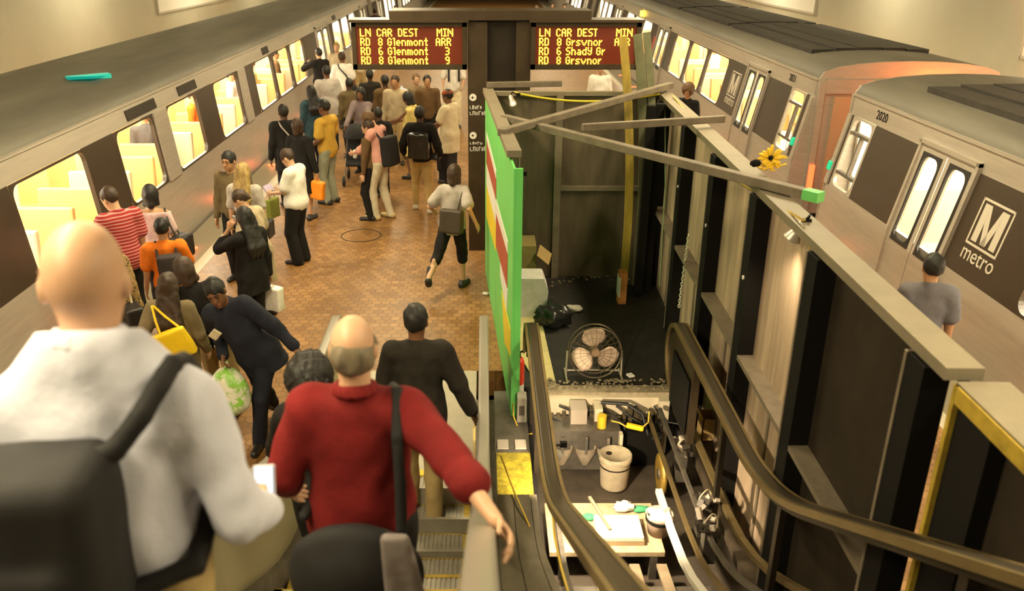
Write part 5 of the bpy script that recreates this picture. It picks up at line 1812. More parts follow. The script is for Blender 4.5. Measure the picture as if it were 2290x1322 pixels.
def sdf_thing(name, label, cat, S, mat, J, vox=0.008, wr=0.0, group=None, part='body', strap=None, strap_mat=None, strap_r=0.012):
    """a carried thing given in a person's body axes; a top-level object standing where the person stands"""
    r = J['root']
    t = thing(name, label, cat, r.location.copy(), group)
    t.rotation_euler = r.rotation_euler.copy()
    v, f = S.mesh(vox, wr, 16, 3)
    np_obj(part, v * J['s'], f, mat, t)
    if strap is not None:
        for pts in strap:
            Q = Sdf()
            for a, b in zip(pts[:-1], pts[1:]):
                Q.cap(a, b, strap_r, k=0.006)
            v, f = Q.mesh(max(0.0055, strap_r * 0.6))
            np_obj('strap', v * J['s'], f, strap_mat or mat, t)
    return t
# ------------------------------------------------------------------ the people
def HP(u, v, h, dz=0.0):
    p = at(u, v, z=h + dz)
    return (p.x, p.y, dz)


def vx(pos):
    d = math.hypot(pos[0], pos[1])
    return 0.008 if d < 4 else 0.0095 if d < 9.3 else 0.0115 if d < 13 else 0.014 if d < 18 else 0.018


def P(label, pos, **k):
    k.setdefault('vox', vx(pos))
    return person(label, pos, **k)


C = dict(
    white=cloth('white', (0.78, 0.75, 0.68)), pale=cloth('pale_blue_white', (0.64, 0.65, 0.76), 0.05), red=cloth('dark_red', (0.17, 0.012, 0.012), 0.22), black=cloth('black', (0.014, 0.012, 0.011), 0.3),
    navy=cloth('navy', (0.016, 0.017, 0.026), 0.3), char=cloth('charcoal', (0.022, 0.018, 0.013), 0.3), khaki=cloth('khaki', (0.40, 0.29, 0.13)), cream=cloth('cream', (0.66, 0.57, 0.38)),
    olive=cloth('olive_brown', (0.13, 0.095, 0.045)), grey=cloth('grey', (0.42, 0.38, 0.34)), beige=cloth('beige', (0.42, 0.34, 0.22)), yellow=cloth('mustard', (0.55, 0.33, 0.05)), lemon=cloth('pale_yellow', (0.72, 0.58, 0.20)),
    pink=cloth('pink', (0.66, 0.33, 0.27)), pinkl=cloth('pale_pink', (0.62, 0.44, 0.44)), orange=cloth('orange', (0.75, 0.18, 0.015)), teal=cloth('dark_teal', (0.03, 0.06, 0.075)), jeans=cloth('grey_green_jeans', (0.30, 0.31, 0.22)),
    blue=cloth('light_blue', (0.42, 0.47, 0.55)), brown=cloth('brown', (0.12, 0.07, 0.03)), dgrey=cloth('dark_grey', (0.10, 0.09, 0.085)), coat=cloth('tan_coat', (0.20, 0.15, 0.08)), slate=cloth('slate', (0.15, 0.14, 0.15)), purple=cloth('mauve', (0.20, 0.15, 0.15)))
C['stripe'] = stripes('red_white_stripes', (0.30, 0.018, 0.018), (0.55, 0.26, 0.24), 8.5)
C['leopard'] = spots('brown_spotted_cloth', (0.32, 0.20, 0.07), (0.05, 0.03, 0.015), 34)
C['bw'] = stripes('black_white_stripes', (0.012, 0.011, 0.01), (0.6, 0.56, 0.48), 5.2)
leather = M('black_leather', (0.014, 0.012, 0.011), 0.45)
nylon = M('black_nylon', (0.006, 0.005, 0.005), 0.8, var=0.3, scale=9)

# man in the white shirt, nearest
J = P('bald man in a white shirt wearing a black backpack, nearest, seen from behind', (-0.915, 1.76, smooth_rise(1.76)), yaw=6, h=1.90, w=1.02, hs=1.1, shd=0.13, lean=4, tone='fair', hair=None, head=(8, 10, 0), top=C['pale'], sleeve='long', loose=1.5, top_len=0.84,
      bottom=C['khaki'], rarm=(0.29, 0.16, 0.87), relb=(0.2, -1, 0.0), larm=(-0.28, 0.2, 0.95), curl=(0.3, 0.5), collar=C['pale'], wr=0.008, lfoot=(-0.1, 0.12), rfoot=(0.1, -0.12, 0.0), vox=0.0075)
T = J['T']
S = Sdf()
S.box(T(-0.14, -0.23, 1.0), (0.16, 0.075, 0.22), J['Rt'], 0.05, 0.03)
S.box(T(-0.14, -0.31, 0.95), (0.12, 0.04, 0.12), J['Rt'], 0.03, 0.03)
st = [[T(x - 0.14, -0.20, 1.24), T(x * .5, -0.17, 1.25), T(x * .85, -0.145, 1.31), T(x * 1.05, -0.10, 1.355), T(x * 1.15, -0.03, 1.375), T(x * 1.18, 0.05, 1.35), T(x * 1.15, 0.11, 1.30), T(x * 1.2, 0.15, 1.25), T(x * 1.5, 0.10, 1.05), T(x * 1.3, -0.12, 0.93), T(x * 0.3 - 0.1, -0.2, 0.88)] for x in (0.145,)]
sdf_thing('backpack', 'large black backpack slung on the right shoulder of the nearest man in white', 'backpack', S, nylon, J, 0.01, 0.004, strap=st, strap_r=0.024)
h_ = J['hand']['r']
S = Sdf(); S.box(h_ + V3(0.005, 0.05, 0.035), (0.026, 0.004, 0.055), rx(-0.5), 0.004, 0.002)
t = sdf_thing('phone', 'small pale phone in the right hand of the nearest man in white', 'phone', S, M('phone_shell', (0.5, 0.52, 0.6), 0.3), J, 0.004)
S = Sdf(); S.box(h_ + V3(0.005, 0.045, 0.039), (0.022, 0.002, 0.05), rx(-0.5), 0.002, 0.001)
v, f = S.mesh(0.003)
np_obj('screen', v * J['s'], f, M('phone_screen', (0.5, 0.55, 0.7), 0.3, emit=(0.6, 0.7, 1.0), es=1.2), t)

# man in the red shirt
J = P('balding man in a dark red shirt holding the escalator handrail, seen from behind', (-0.458, 2.65, smooth_rise(2.65)), yaw=0, h=1.75, w=1.12, tone='fair', hair='grey', style='fringe', head=(3, 2, 0), top=C['red'], sleeve='rolled', loose=1.5, top_len=0.80,
      bottom=C['black'], rarm=(0.50, -0.43, 1.22), relb=(1, 0.2, -1), larm=(-0.3, 0.15, 0.95), curl=(0.3, 0.75), collar=C['red'], wr=0.010, lfoot=(-0.1, 0.0), rfoot=(0.1, -0.05), vox=0.0075)
T = J['T']
S = Sdf()
S.ell(T(0.0, -0.22, 0.86), (0.24, 0.09, 0.19), J['Rt'] @ ry(0.15), 0.05); S.ell(T(0.0, -0.25, 0.80), (0.22, 0.10, 0.17), J['Rt'] @ ry(0.1), 0.05)
st = [[T(0.17, -0.25, 1.03), T(0.165, -0.19, 1.2), T(0.155, -0.135, 1.36), T(0.15, -0.03, 1.475), T(0.12, 0.10, 1.42), T(0.0, 0.16, 1.2), T(-0.15, 0.12, 1.05), T(-0.2, -0.1, 1.0)]]
b = sdf_thing('shoulder_bag', 'black messenger bag across the back of the man in dark red', 'bag', S, nylon, J, 0.009, 0.003, strap=st, strap_r=0.021)
S = Sdf()
for i, x in enumerate((0.12, 0.155, 0.19)):
    S.cap(T(x * 0.8 + 0.03, -0.31, 1.06), T(x + 0.03, -0.34, 0.84 - 0.03 * (i % 2)), 0.02, 0.036, 0.02)
sdf_thing('grey_cloth', 'grey folded cloth tucked over the black messenger bag', 'cloth', S, C['slate'] if False else cloth('mid_grey', (0.22, 0.19, 0.18)), J, 0.008, 0.004)

# woman with curly hair on the escalator, half hidden
J = P('woman with round dark curly hair in black, half hidden by the red shirt', (-0.90, 3.87, smooth_rise(3.87)), yaw=-20, h=1.66, tone='tan', hair='black', style='curly', female=True, top=C['black'], larm=(-0.48, 0.22, 0.90), bottom=C['black'], loose=1.2)
# man in the dark jacket on the last steps
J = P('man with dark hair in a black jacket stepping off the escalator', (-0.50, 5.60, 0.0), yaw=-3, h=1.82, w=1.08, tone='brown', hair='black', top=C['char'], jacket=True, loose=1.3, top_len=0.70, bottom=C['khaki'], rarm=(0.42, 0.05, 0.80), larm=(-0.30, 0.1, 0.85), lfoot=(-0.1, 0.12), rfoot=(0.1, -0.1))

# man in navy, hurrying towards the camera
pos = (-2.0, 6.68, 0)
J = P('man in a navy suit striding with carrier bags beside the yellow bag woman', pos, yaw=168, h=1.74, w=1.05, lean=16, side=20, head=(10, 10, -8), tone='brown', hair='black', top=C['navy'], jacket=True, loose=1.4, top_len=0.74, bottom=C['navy'], larm=(-0.42, 0.02, 0.98), lelb=(-1, -0.8, 0.2), rarm=(0.22, 0.18, 0.95),
      lfoot=(0.02, 0.10), rfoot=(0.12, -0.42, 0.10, -35), face=True, shoe=(0.015, 0.013, 0.012))
r_ = J['hand']['r']
S = Sdf()
S.ell(r_ + V3(0.02, 0.0, -0.28), (0.18, 0.13, 0.20), None, 0.05); S.ell(r_ + V3(0.03, 0.0, -0.38), (0.20, 0.15, 0.14), None, 0.05)
bagm = patches('white_green_carrier', (0.66, 0.64, 0.52), (0.22, 0.46, 0.06), 4.5, 0.47)
t = sdf_thing('carrier_bag', 'bulging white plastic carrier bag with green print hanging from the navy suit arm', 'bag', S, bagm, J, 0.010, 0.010, strap=[[r_ + V3(-0.02, -0.03, -0.14), r_, r_ + V3(0.04, 0.03, -0.14)]], strap_r=0.008)
l_ = J['hand']['l']
S = Sdf(); S.ell(l_ + V3(0.02, 0, -0.24), (0.07, 0.11, 0.17), None, 0.05)
sdf_thing('carrier_bag', 'green plastic carrier bag behind the navy suit man, above the curly hair', 'bag', S, M('green_carrier', (0.13, 0.36, 0.03), 0.4, var=0.3, scale=7, bump=0.4), J, 0.010, 0.008, strap=[[l_ + V3(0.0, -0.02, -0.1), l_, l_ + V3(0.03, 0.02, -0.1)]], strap_r=0.008)
S = Sdf(); S.box(J['T'](0.13, 0.16, 1.30), (0.05, 0.004, 0.035), J['Rt'] @ ry(0.5), 0.004, 0.002)
sdf_thing('paper_card', 'small cream card on the chest of the navy suit man', 'card', S, C['cream'], J, 0.005)

# woman in black top, striped hem and khaki trousers
pos = HP(478, 745, 0.88); pos = (pos[0], pos[1], 0)
J = P('dark-haired woman in a black top with striped hem and khaki trousers', pos, yaw=-5, h=1.64, w=1.15, side=-17, tone='brown', hair='brown', style='bob', female=True, top=C['black'], loose=1.6, top_len=0.86, bottom=C['khaki'], rarm=(0.32, 0.1, 0.9), larm=(-0.30, 0.15, 0.95))
S = Sdf()
T = J['T']
S.ell(T(0, 0, 0.90), (0.205, 0.158, 0.13), J['Rt']); S.cut(T(0, 0, 0.87), (0, 0, 1)); S.cut(T(0, 0, 0.81), (0, 0, -1))
o = J['emit']('striped_hem', S, stripes('hem_stripes', (0.012, 0.011, 0.01), (0.7, 0.66, 0.58), 9.0, False))
# woman with the yellow tote
pos = HP(372, 612, 1.60)
J = P('woman with long brown hair in a tan coat carrying a yellow tote bag', pos, yaw=4, h=1.60, tone='fair', hair='brown', style='long', female=True, top=C['coat'], loose=1.3, top_len=0.62, bottom=C['brown'], larm=(-0.33, -0.02, 0.93), rarm=(0.25, 0.1, 0.9))
S = Sdf(); S.box(J['T'](0.05, -0.25, 1.13), (0.15, 0.02, 0.13), ry(-0.35) @ rx(0.15), 0.02, 0.01)
T = J['T']
st = [[T(-0.06, -0.25, 1.24), T(-0.10, -0.20, 1.36), T(-0.145, -0.1, 1.46), T(-0.14, 0.05, 1.41)], [T(0.12, -0.25, 1.31), T(-0.0, -0.21, 1.4), T(-0.12, -0.12, 1.47)]]
sdf_thing('tote_bag', 'bright yellow tote bag hanging behind the long-haired woman', 'bag', S, M('yellow_tote', (0.85, 0.58, 0.01), 0.6, var=0.1), J, 0.009, 0.004, strap=st, strap_r=0.012)
# small dark-haired person in orange
pos = HP(358, 488, 1.58)
J = P('short person with black hair in a bright orange short-sleeved top, seen from behind', pos, yaw=20, h=1.58, w=0.9, tone='tan', hair='black', top=C['orange'], sleeve='short', loose=1.5, bottom=C['black'], larm=(-0.27, 0.08, 0.87), rarm=(0.2, 0.25, 1.0))
S = Sdf(); T = J['T']
S.box(T(0.04, -0.19, 1.18), (0.11, 0.05, 0.15), J['Rt'], 0.03, 0.02)
sdf_thing('backpack', 'dark grey backpack worn over the bright orange top', 'backpack', S, cloth('pack_grey', (0.05, 0.04, 0.04)), J, 0.011, 0.003, strap=[[T(x, -0.14, 1.33), T(x, -0.02, 1.475), T(x, 0.12, 1.38), T(x, 0.14, 1.2)] for x in (-0.09, 0.12)], strap_r=0.016)
# leopard patterned jacket, hidden behind the nearest man
pos = (-3.74, 7.85, 0)
J = P('person in a brown spotted jacket half hidden by the nearest bald head', pos, yaw=10, h=1.66, w=1.1, tone='tan', hair='brown', style='bob', female=True, top=C['leopard'], loose=1.8, top_len=0.78, bottom=C['black'])
S = Sdf(); S.box(J['T'](0.22, -0.16, 0.78), (0.06, 0.13, 0.15), rz(0.5), 0.03, 0.02)
sdf_thing('handbag', 'black handbag with a pale strap beside the spotted jacket', 'bag', S, leather, J, 0.011, 0.0, strap=[[J['T'](0.22, -0.1, 0.95), J['T'](0.2, -0.05, 1.2), J['T'](0.14, -0.04, 1.48)]], strap_mat=C['cream'], strap_r=0.012)
# striped shirt man
pos = HP(252, 412, 1.80)
J = P('man in a red and white striped polo shirt looking down at the left train', pos, yaw=48, h=1.78, w=1.04, head=(20, 24, 0), face=True, tone='fair', hair='brown', top=C['stripe'], sleeve='short', loose=1.8, top_len=0.80, bottom=C['black'], larm=(-0.26, 0.25, 1.12), rarm=(0.25, 0.05, 0.85), wr=0.004)
# pink top woman with black hair and shoulder bag
pos = HP(332, 416, 1.64)
J = P('black-haired woman in a pale pink scoop-back top with a black shoulder bag', pos, yaw=8, h=1.64, tone='tan', hair='black', style='bob', female=True, top=C['pinkl'], sleeve='short', open_neck=0.06, loose=1.0, bottom=C['black'], head=(5, 12, 0))
S = Sdf(); T = J['T']
S.box(T(0.30, -0.12, 0.98), (0.06, 0.15, 0.11), rz(-0.3), 0.04, 0.02)
sdf_thing('handbag', 'large black leather handbag on the shoulder of the woman in pale pink', 'bag', S, leather, J, 0.011, 0.006, strap=[[T(0.28, -0.16, 1.1), T(0.2, -0.12, 1.32), T(0.155, -0.03, 1.465), T(0.2, 0.04, 1.3), T(0.28, 0.0, 1.12)]], strap_r=0.012)

# couple by the train
pos = HP(512, 337, 1.76)
J = P('dark-haired man in an olive brown shirt facing the camera by the left train', pos, yaw=172, h=1.76, w=1.08, head=(-8, 8, 0), tone='tan', hair='black', top=C['olive'], loose=1.3, bottom=C['black'], face=True)
pos = HP(541, 366, 1.68)
J = P('blonde long-haired woman in a grey top with a thin black strap, seen from behind', pos, yaw=-6, h=1.68, tone='fair', hair='blond', style='long', female=True, top=C['grey'], sleeve='short', loose=1.2, bottom=C['black'])
T = J['T']
S = Sdf(); S.box(T(0.24, 0.02, 0.86), (0.04, 0.10, 0.09), None, 0.03, 0.02)
sdf_thing('handbag', 'small black bag on a thin strap at the hip of the blonde woman', 'bag', S, leather, J, 0.012, strap=[[T(0.20, -0.08, 0.98), T(0.0, -0.16, 1.2), T(-0.10, -0.13, 1.38), T(-0.13, -0.03, 1.465)]], strap_r=0.012)
# woman turning, tied brown hair
pos = HP(566, 420, 1.62)
J = P('woman in a beige top with dark brown tied hair leaning behind the phone woman', pos, yaw=70, h=1.62, lean=12, tone='fair', hair='brown', style='tied', head=(10, 20, 0), female=True, top=C['beige'], sleeve='short', loose=1.6, bottom=C['beige'], legs='skirt', larm=(-0.2, 0.3, 1.1), rarm=(0.2, 0.3, 1.0))
# phone woman
pos = HP(547, 464, 1.63)
J = P('woman with long black hair in a black suit holding a phone to her ear', pos, yaw=55, h=1.63, tone='tan', hair='black', style='long', female=True, top=C['black'], loose=1.2, top_len=0.72, bottom=C['black'], larm=(-0.15, 0.14, 1.50), lelb=(-0.5, 0.8, -1), rarm=(0.26, 0.0, 0.82), head=(-5, 8, 0), curl=(0.7, 0.5), jacket=True)
h_ = J['hand']['l']
S = Sdf(); S.box(h_ + V3(0.03, 0.0, 0.03), (0.006, 0.022, 0.05), None, 0.004, 0.002)
sdf_thing('phone', 'small grey phone held to the ear of the long-haired woman in black', 'phone', S, M('phone_grey', (0.4, 0.4, 0.42), 0.3), J, 0.006)
h_ = J['hand']['r']
S = Sdf(); S.box(h_ + V3(0.02, -0.02, -0.24), (0.045, 0.11, 0.13), rz(0.2), 0.02, 0.02)
sdf_thing('carrier_bag', 'plain white carrier bag in the hand of the long-haired woman in black', 'bag', S, C['white'], J, 0.011, 0.004, strap=[[h_ + V3(0.02, -0.08, -0.1), h_, h_ + V3(0.02, 0.05, -0.1)]], strap_r=0.007)
# white t-shirt woman
pos = HP(652, 330, 1.66)
J = P('short-haired woman in a loose white T-shirt and wide black trousers reading', pos, yaw=72, h=1.66, w=1.18, tone='fair', hair='brown', face=True, head=(0, 28, 0), female=True, top=C['white'], sleeve='short', loose=2.0, top_len=0.82, bottom=C['black'], flare=0.03, larm=(-0.12, 0.32, 1.08), rarm=(0.14, 0.32, 1.06), wr=0.004)
h_ = (J['hand']['l'] + J['hand']['r']) / 2
S = Sdf(); S.box(h_ + V3(0, 0.02, -0.24), (0.11, 0.03, 0.13), None, 0.02, 0.02)
sdf_thing('handbag', 'olive green handbag held in front of the white T-shirt', 'bag', S, M('olive_bag', (0.20, 0.22, 0.03), 0.5), J, 0.011, 0.003, strap=[[h_ + V3(-0.07, 0.02, -0.1), h_ + V3(-0.04, 0.02, 0.02), h_ + V3(0.04, 0.02, 0.02), h_ + V3(0.07, 0.02, -0.1)]], strap_r=0.009)
S = Sdf(); S.box(h_ + V3(0, 0.06, 0.05), (0.09, 0.01, 0.06), rx(-0.6), 0.006, 0.004)
sdf_thing('booklet', 'pale lilac booklet in the hands of the woman in white', 'booklet', S, cloth('lilac_paper', (0.5, 0.42, 0.6)), J, 0.008)

# group by the train door
pos = HP(632, 234, 1.76)
J = P('person in a black coat with a pale strap beside the left train', pos, yaw=25, h=1.76, w=1.1, tone='dark', hair='black', top=C['black'], loose=1.4, top_len=0.66, jacket=True, bottom=C['black'])
T = J['T']
S = Sdf(); S.box(T(0.2, -0.1, 0.85), (0.05, 0.12, 0.1), None, 0.03, 0.02)
sdf_thing('handbag', 'dark bag on a pale strap over the black coat', 'bag', S, nylon, J, 0.015, strap=[[T(0.2, -0.12, 0.98), T(0.06, -0.16, 1.22), T(-0.08, -0.13, 1.41), T(-0.1, -0.03, 1.475)]], strap_mat=C['grey'], strap_r=0.014)
pos = HP(664, 266, 1.66)
J = P('woman with curly brown hair in dark clothes carrying an orange bag', pos, yaw=-15, h=1.66, tone='tan', hair='brown', style='bob', female=True, top=C['black'], loose=1.4, top_len=0.64, bottom=C['black'], legs='skirt', rarm=(0.30, -0.02, 0.84))
h_ = J['hand']['r']
S = Sdf(); S.box(h_ + V3(0.0, 0, -0.24), (0.09, 0.03, 0.13), ry(0.15), 0.03, 0.02)
sdf_thing('handbag', 'bright orange bag hanging beside the woman in dark clothes', 'bag', S, C['orange'] if False else M('orange_bag', (0.85, 0.28, 0.01), 0.5), J, 0.013, 0.004, strap=[[h_ + V3(-0.04, 0, -0.1), h_, h_ + V3(0.05, 0, -0.1)]], strap_r=0.010)
pos = HP(632, 322, 1.25)
pos = HP(726, 223, 1.80)
J = P('man in a mustard yellow shirt and pale jeans looking towards the left train', pos, yaw=62, h=1.80, tone='brown', hair='black', top=C['yellow'], sleeve='short', loose=1.5, top_len=0.80, bottom=C['jeans'], larm=(-0.22, 0.2, 0.98), rarm=(0.22, 0.28, 1.02), head=(5, 6, 0), face=True)
pos = HP(694, 192, 1.68)
J = P('woman with dark hair in a dark teal jacket just behind the mustard shirt', pos, yaw=35, h=1.68, tone='tan', hair='black', style='long', female=True, top=C['teal'], loose=1.4, top_len=0.7, jacket=True, bottom=C['navy'])
pos = HP(729, 147, 1.82)
J = P('man in an untucked pale grey shirt in the crowd, seen from behind', pos, yaw=15, h=1.82, w=1.2, tone='brown', hair='black', top=C['grey'], sleeve='short', loose=1.9, top_len=0.74, bottom=C['black'])
pos = HP(764, 116, 1.84)
J = P('man in a bright white shirt with a thin dark strap across the back', pos, yaw=5, h=1.84, w=1.15, tone='brown', hair='brown', top=C['white'], sleeve='short', loose=1.5, bottom=C['char'])
T = J['T']
S = Sdf(); S.box(T(0.24, 0.0, 0.86), (0.04, 0.12, 0.1), None, 0.03, 0.02)
sdf_thing('shoulder_bag', 'dark bag on the thin strap of the man in bright white', 'bag', S, nylon, J, 0.016, strap=[[T(0.2, -0.1, 1.0), T(0.08, -0.15, 1.25), T(-0.07, -0.14, 1.41), T(-0.1, -0.03, 1.475)]], strap_r=0.014)
pos = HP(712, 108, 1.78)
J = P('person in a black jacket with a raised hand nearest the far train door', pos, yaw=40, h=1.78, w=1.1, tone='fair', hair='black', top=C['black'], loose=1.4, jacket=True, bottom=C['black'], larm=(-0.2, 0.25, 1.4))
pos = HP(752, 95, 1.80)
J = P('person with blond hair at the back of the crowd by the left train', pos, yaw=180, h=1.80, tone='fair', hair='blond', top=C['beige'], loose=1.3, bottom=C['brown'])
pos = HP(806, 196, 1.66)
J = P('person in a mauve and black top pushing a black pushchair', pos, yaw=165, h=1.66, tone='brown', hair='black', style='bob', female=True, top=C['purple'], loose=1.2, bottom=C['black'], larm=(-0.2, 0.42, 1.0), rarm=(0.2, 0.42, 1.0))
# pushchair
r = J['root'].location
g = at(795, 392, z=0.0)
t = thing('pushchair', 'black folding pushchair behind the man in the pink shirt', 'pushchair', (r.x, r.y - 0.85, 0))
q = Vector((r.x, r.y - 0.85, 0))
m = MB()
for sx in (-0.22, 0.22):
    m.tube([q + Vector((sx, 0.42, 1.0)), q + Vector((sx, 0.2, 0.7)), q + Vector((sx, -0.3, 0.12))], 0.012, 6)
    m.tube([q + Vector((sx, 0.3, 0.12)), q + Vector((sx, 0.0, 0.52)), q + Vector((sx, -0.12, 0.6))], 0.012, 6)
m.tube([q + Vector((-0.22, 0.42, 1.0)), q + Vector((0.22, 0.42, 1.0))], 0.014, 6)
m.build('frame', steel_d, t)
m = MB(); m.obox(q + Vector((0, 0.12, 0.68)), (0.40, 0.05, 0.52), (R(-22), 0, 0)); m.obox(q + Vector((0, -0.1, 0.42)), (0.40, 0.32, 0.06), (R(8), 0, 0)); m.build('seat', nylon, t, bevel=0.02)
m = MB(); m.lathe([(0.0, 0.26), (0.16, 0.22), (0.24, 0.08), (0.25, 0.0)], q + Vector((0, 0.12, 0.86)), 16); m.build('hood', nylon, t)
for sx in (-0.24, 0.24):
    for sy in (-0.3, 0.3):
        m = MB(); m.lathe([(0.03, -0.02), (0.09, -0.02), (0.10, 0.0), (0.09, 0.02), (0.03, 0.02)], q + Vector((sx, sy, 0.10)), 18, Matrix.Rotation(PI / 2, 4, 'Y')); m.build('wheel', rubber, t)

# middle group
pos = HP(836, 246, 1.79)
J = P('man in a pink shirt and white trousers looking down at his hands', (pos[0] + 0.05, pos[1], 0), yaw=68, h=1.80, lean=6, tone='pink', hair='sandy', head=(5, 28, 0), face=True, top=C['pink'], sleeve='rolled', loose=1.4, top_len=0.82, bottom=cloth('off_white', (0.62, 0.55, 0.40)), larm=(-0.10, 0.40, 1.06), rarm=(0.10, 0.38, 1.04), lfoot=(-0.1, 0.06), rfoot=(0.1, -0.1), shoe=(0.5, 0.38, 0.18))
T = J['T']
S = Sdf(); S.box(T(0.0, -0.21, 1.1), (0.12, 0.06, 0.2), J['Rt'], 0.03, 0.02)
sdf_thing('backpack', 'dark backpack worn over the pink shirt', 'backpack', S, nylon, J, 0.012, 0.003, strap=[[T(x, -0.15, 1.3), T(x, -0.02, 1.475), T(x, 0.12, 1.36), T(x, 0.13, 1.15)] for x in (-0.12, 0.12)], strap_r=0.016)
h_ = J['hand']['r']
S = Sdf(); S.cap(h_ + V3(0.0, 0.02, -0.05), h_ + V3(0, 0.02, 0.03), 0.035)
sdf_thing('white_cup', 'small white cup in the hands of the man in pink', 'cup', S, white_m, J, 0.009)
pos = HP(822, 268, 1.64)
J = P('person in a brown top and black trousers just behind the pink shirt', pos, yaw=75, h=1.64, tone='fair', hair='brown', top=C['brown'], loose=1.3, bottom=C['black'])
pos = HP(918, 205, 1.66)
J = P('woman in a pale yellow sleeveless top reaching out to the left', pos, yaw=70, h=1.66, w=1.15, tone='brown', hair='black', style='bob', female=True, head=(0, 20, 0), top=C['lemon'], sleeve='none', loose=1.4, bottom=C['lemon'], legs='skirt', larm=(-0.12, 0.45, 1.15), rarm=(0.18, 0.4, 1.1))
pos = HP(938, 238, 1.77)
J = P('man in a black jacket with a shiny backpack and khaki trousers, seen from behind', pos, yaw=-5, h=1.77, w=1.1, tone='dark', hair='black', top=C['black'], loose=1.5, jacket=True, bottom=cloth('sand_khaki', (0.46, 0.31, 0.12)), lfoot=(-0.13, 0.12), rfoot=(0.15, -0.1), shoe=(0.5, 0.45, 0.36), larm=(-0.3, 0.1, 0.95), rarm=(0.3, 0.1, 0.95))
T = J['T']
S = Sdf(); S.box(T(0.0, -0.22, 1.16), (0.13, 0.06, 0.17), J['Rt'], 0.04, 0.02)
t = sdf_thing('backpack', 'glossy black backpack with grey highlights over the black jacket', 'backpack', S, M('glossy_black', (0.02, 0.018, 0.016), 0.18), J, 0.012, 0.006, strap=[[T(x, -0.15, 1.33), T(x, -0.02, 1.475), T(x, 0.12, 1.36)] for x in (-0.12, 0.12)], strap_r=0.016)
S = Sdf()
for x, z in ((-0.07, 1.08), (-0.02, 1.14), (0.05, 1.1), (0.08, 1.24)):
    S.box(T(x, -0.30, z), (0.012, 0.006, 0.04), ry(0.4), 0.006, 0.002)
v, f = S.mesh(0.008); np_obj('grey_highlight', v * J['s'], f, cloth('silver_highlight', (0.4, 0.36, 0.3)), t)  # grey pieces painted on as highlights of the glossy pack
pos = HP(1004, 197, 1.78)
J = P('man in a cream shirt and orange cap holding a brown bag beside the pylon', pos, yaw=60, h=1.76, w=1.12, tone='brown', hair='black', cap=cloth('rust_cap', (0.28, 0.07, 0.02)), face=True, head=(0, 10, 0), top=C['cream'], sleeve='short', loose=2.0, top_len=0.60, bottom=C['black'], larm=(-0.15, 0.34, 1.05), rarm=(0.15, 0.34, 1.02))
h_ = J['hand']['l']
S = Sdf(); S.box(h_ + V3(-0.05, 0.0, -0.30), (0.06, 0.11, 0.15), rz(0.3), 0.03, 0.02)
sdf_thing('handbag', 'brown leather bag hanging in front of the man in cream', 'bag', S, M('brown_leather', (0.26, 0.13, 0.03), 0.5), J, 0.013, 0.002, strap=[[h_ + V3(-0.05, -0.06, -0.13), h_ + V3(-0.02, 0, 0), h_ + V3(-0.05, 0.06, -0.13)]], strap_r=0.01)
S = Sdf(); S.box(V3(0.05, 0.1, 0.42), (0.15, 0.10, 0.16), None, 0.03, 0.02); S.box(V3(0.05, 0.1, 0.15), (0.12, 0.08, 0.12), None, 0.03, 0.04)
sdf_thing('holdall', 'black wheeled holdall standing against the legs of the man in cream', 'bag', S, nylon, J, 0.014, 0.004)
pos = HP(1015, 118, 1.80)
J = P('man in a white shirt with black backpack straps, face hidden by the left display', pos, yaw=178, h=1.80, tone='fair', hair='brown', top=C['white'], sleeve='short', loose=1.4, bottom=C['cream'], rarm=(0.25, 0.25, 1.0), larm=(-0.2, 0.28, 1.0))
T = J['T']
S = Sdf(); S.box(T(0, -0.2, 1.15), (0.13, 0.06, 0.2), J['Rt'], 0.03, 0.02)
sdf_thing('backpack', 'black backpack of the man in white below the left display', 'backpack', S, nylon, J, 0.018, strap=[[T(x, -0.15, 1.33), T(x, -0.02, 1.48), T(x, 0.13, 1.38), T(x, 0.145, 1.12)] for x in (-0.12, 0.12)], strap_r=0.022)
pos = HP(905, 163, 1.76)
J = P('bald man in a light blue shirt bending over below the left display', pos, yaw=120, h=1.76, w=1.1, lean=14, tone='tan', hair=None, head=(0, 20, 0), top=C['blue'], loose=1.4, bottom=C['char'])
# runner
J = P('woman in a grey T-shirt and black cropped trousers running past the pylon', (-0.42, 10.45, 0), yaw=-18, h=1.64, lean=8, tone='fair', hair='brown', style='bob', female=True, top=C['grey'], sleeve='short', loose=1.7, top_len=0.80, bottom=C['black'], legs='capri', lfoot=(-0.16, -0.55, 0.22, -60), rfoot=(0.10, 0.10), larm=(-0.34, 0.18, 1.05), rarm=(0.36, -0.05, 1.0), shoe=(0.02, 0.018, 0.016))
T = J['T']
S = Sdf(); S.box(T(0.06, -0.22, 1.02), (0.13, 0.045, 0.13), J['Rt'], 0.03, 0.02)
sdf_thing('shoulder_bag', 'dark brown bag bouncing on the back of the running woman', 'bag', S, M('dark_brown_bag', (0.05, 0.035, 0.022), 0.6), J, 0.011, 0.004, strap=[[T(0.13, -0.2, 1.15), T(0.16, -0.13, 1.36), T(0.15, -0.02, 1.47), T(0.1, 0.12, 1.38)]], strap_r=0.014)
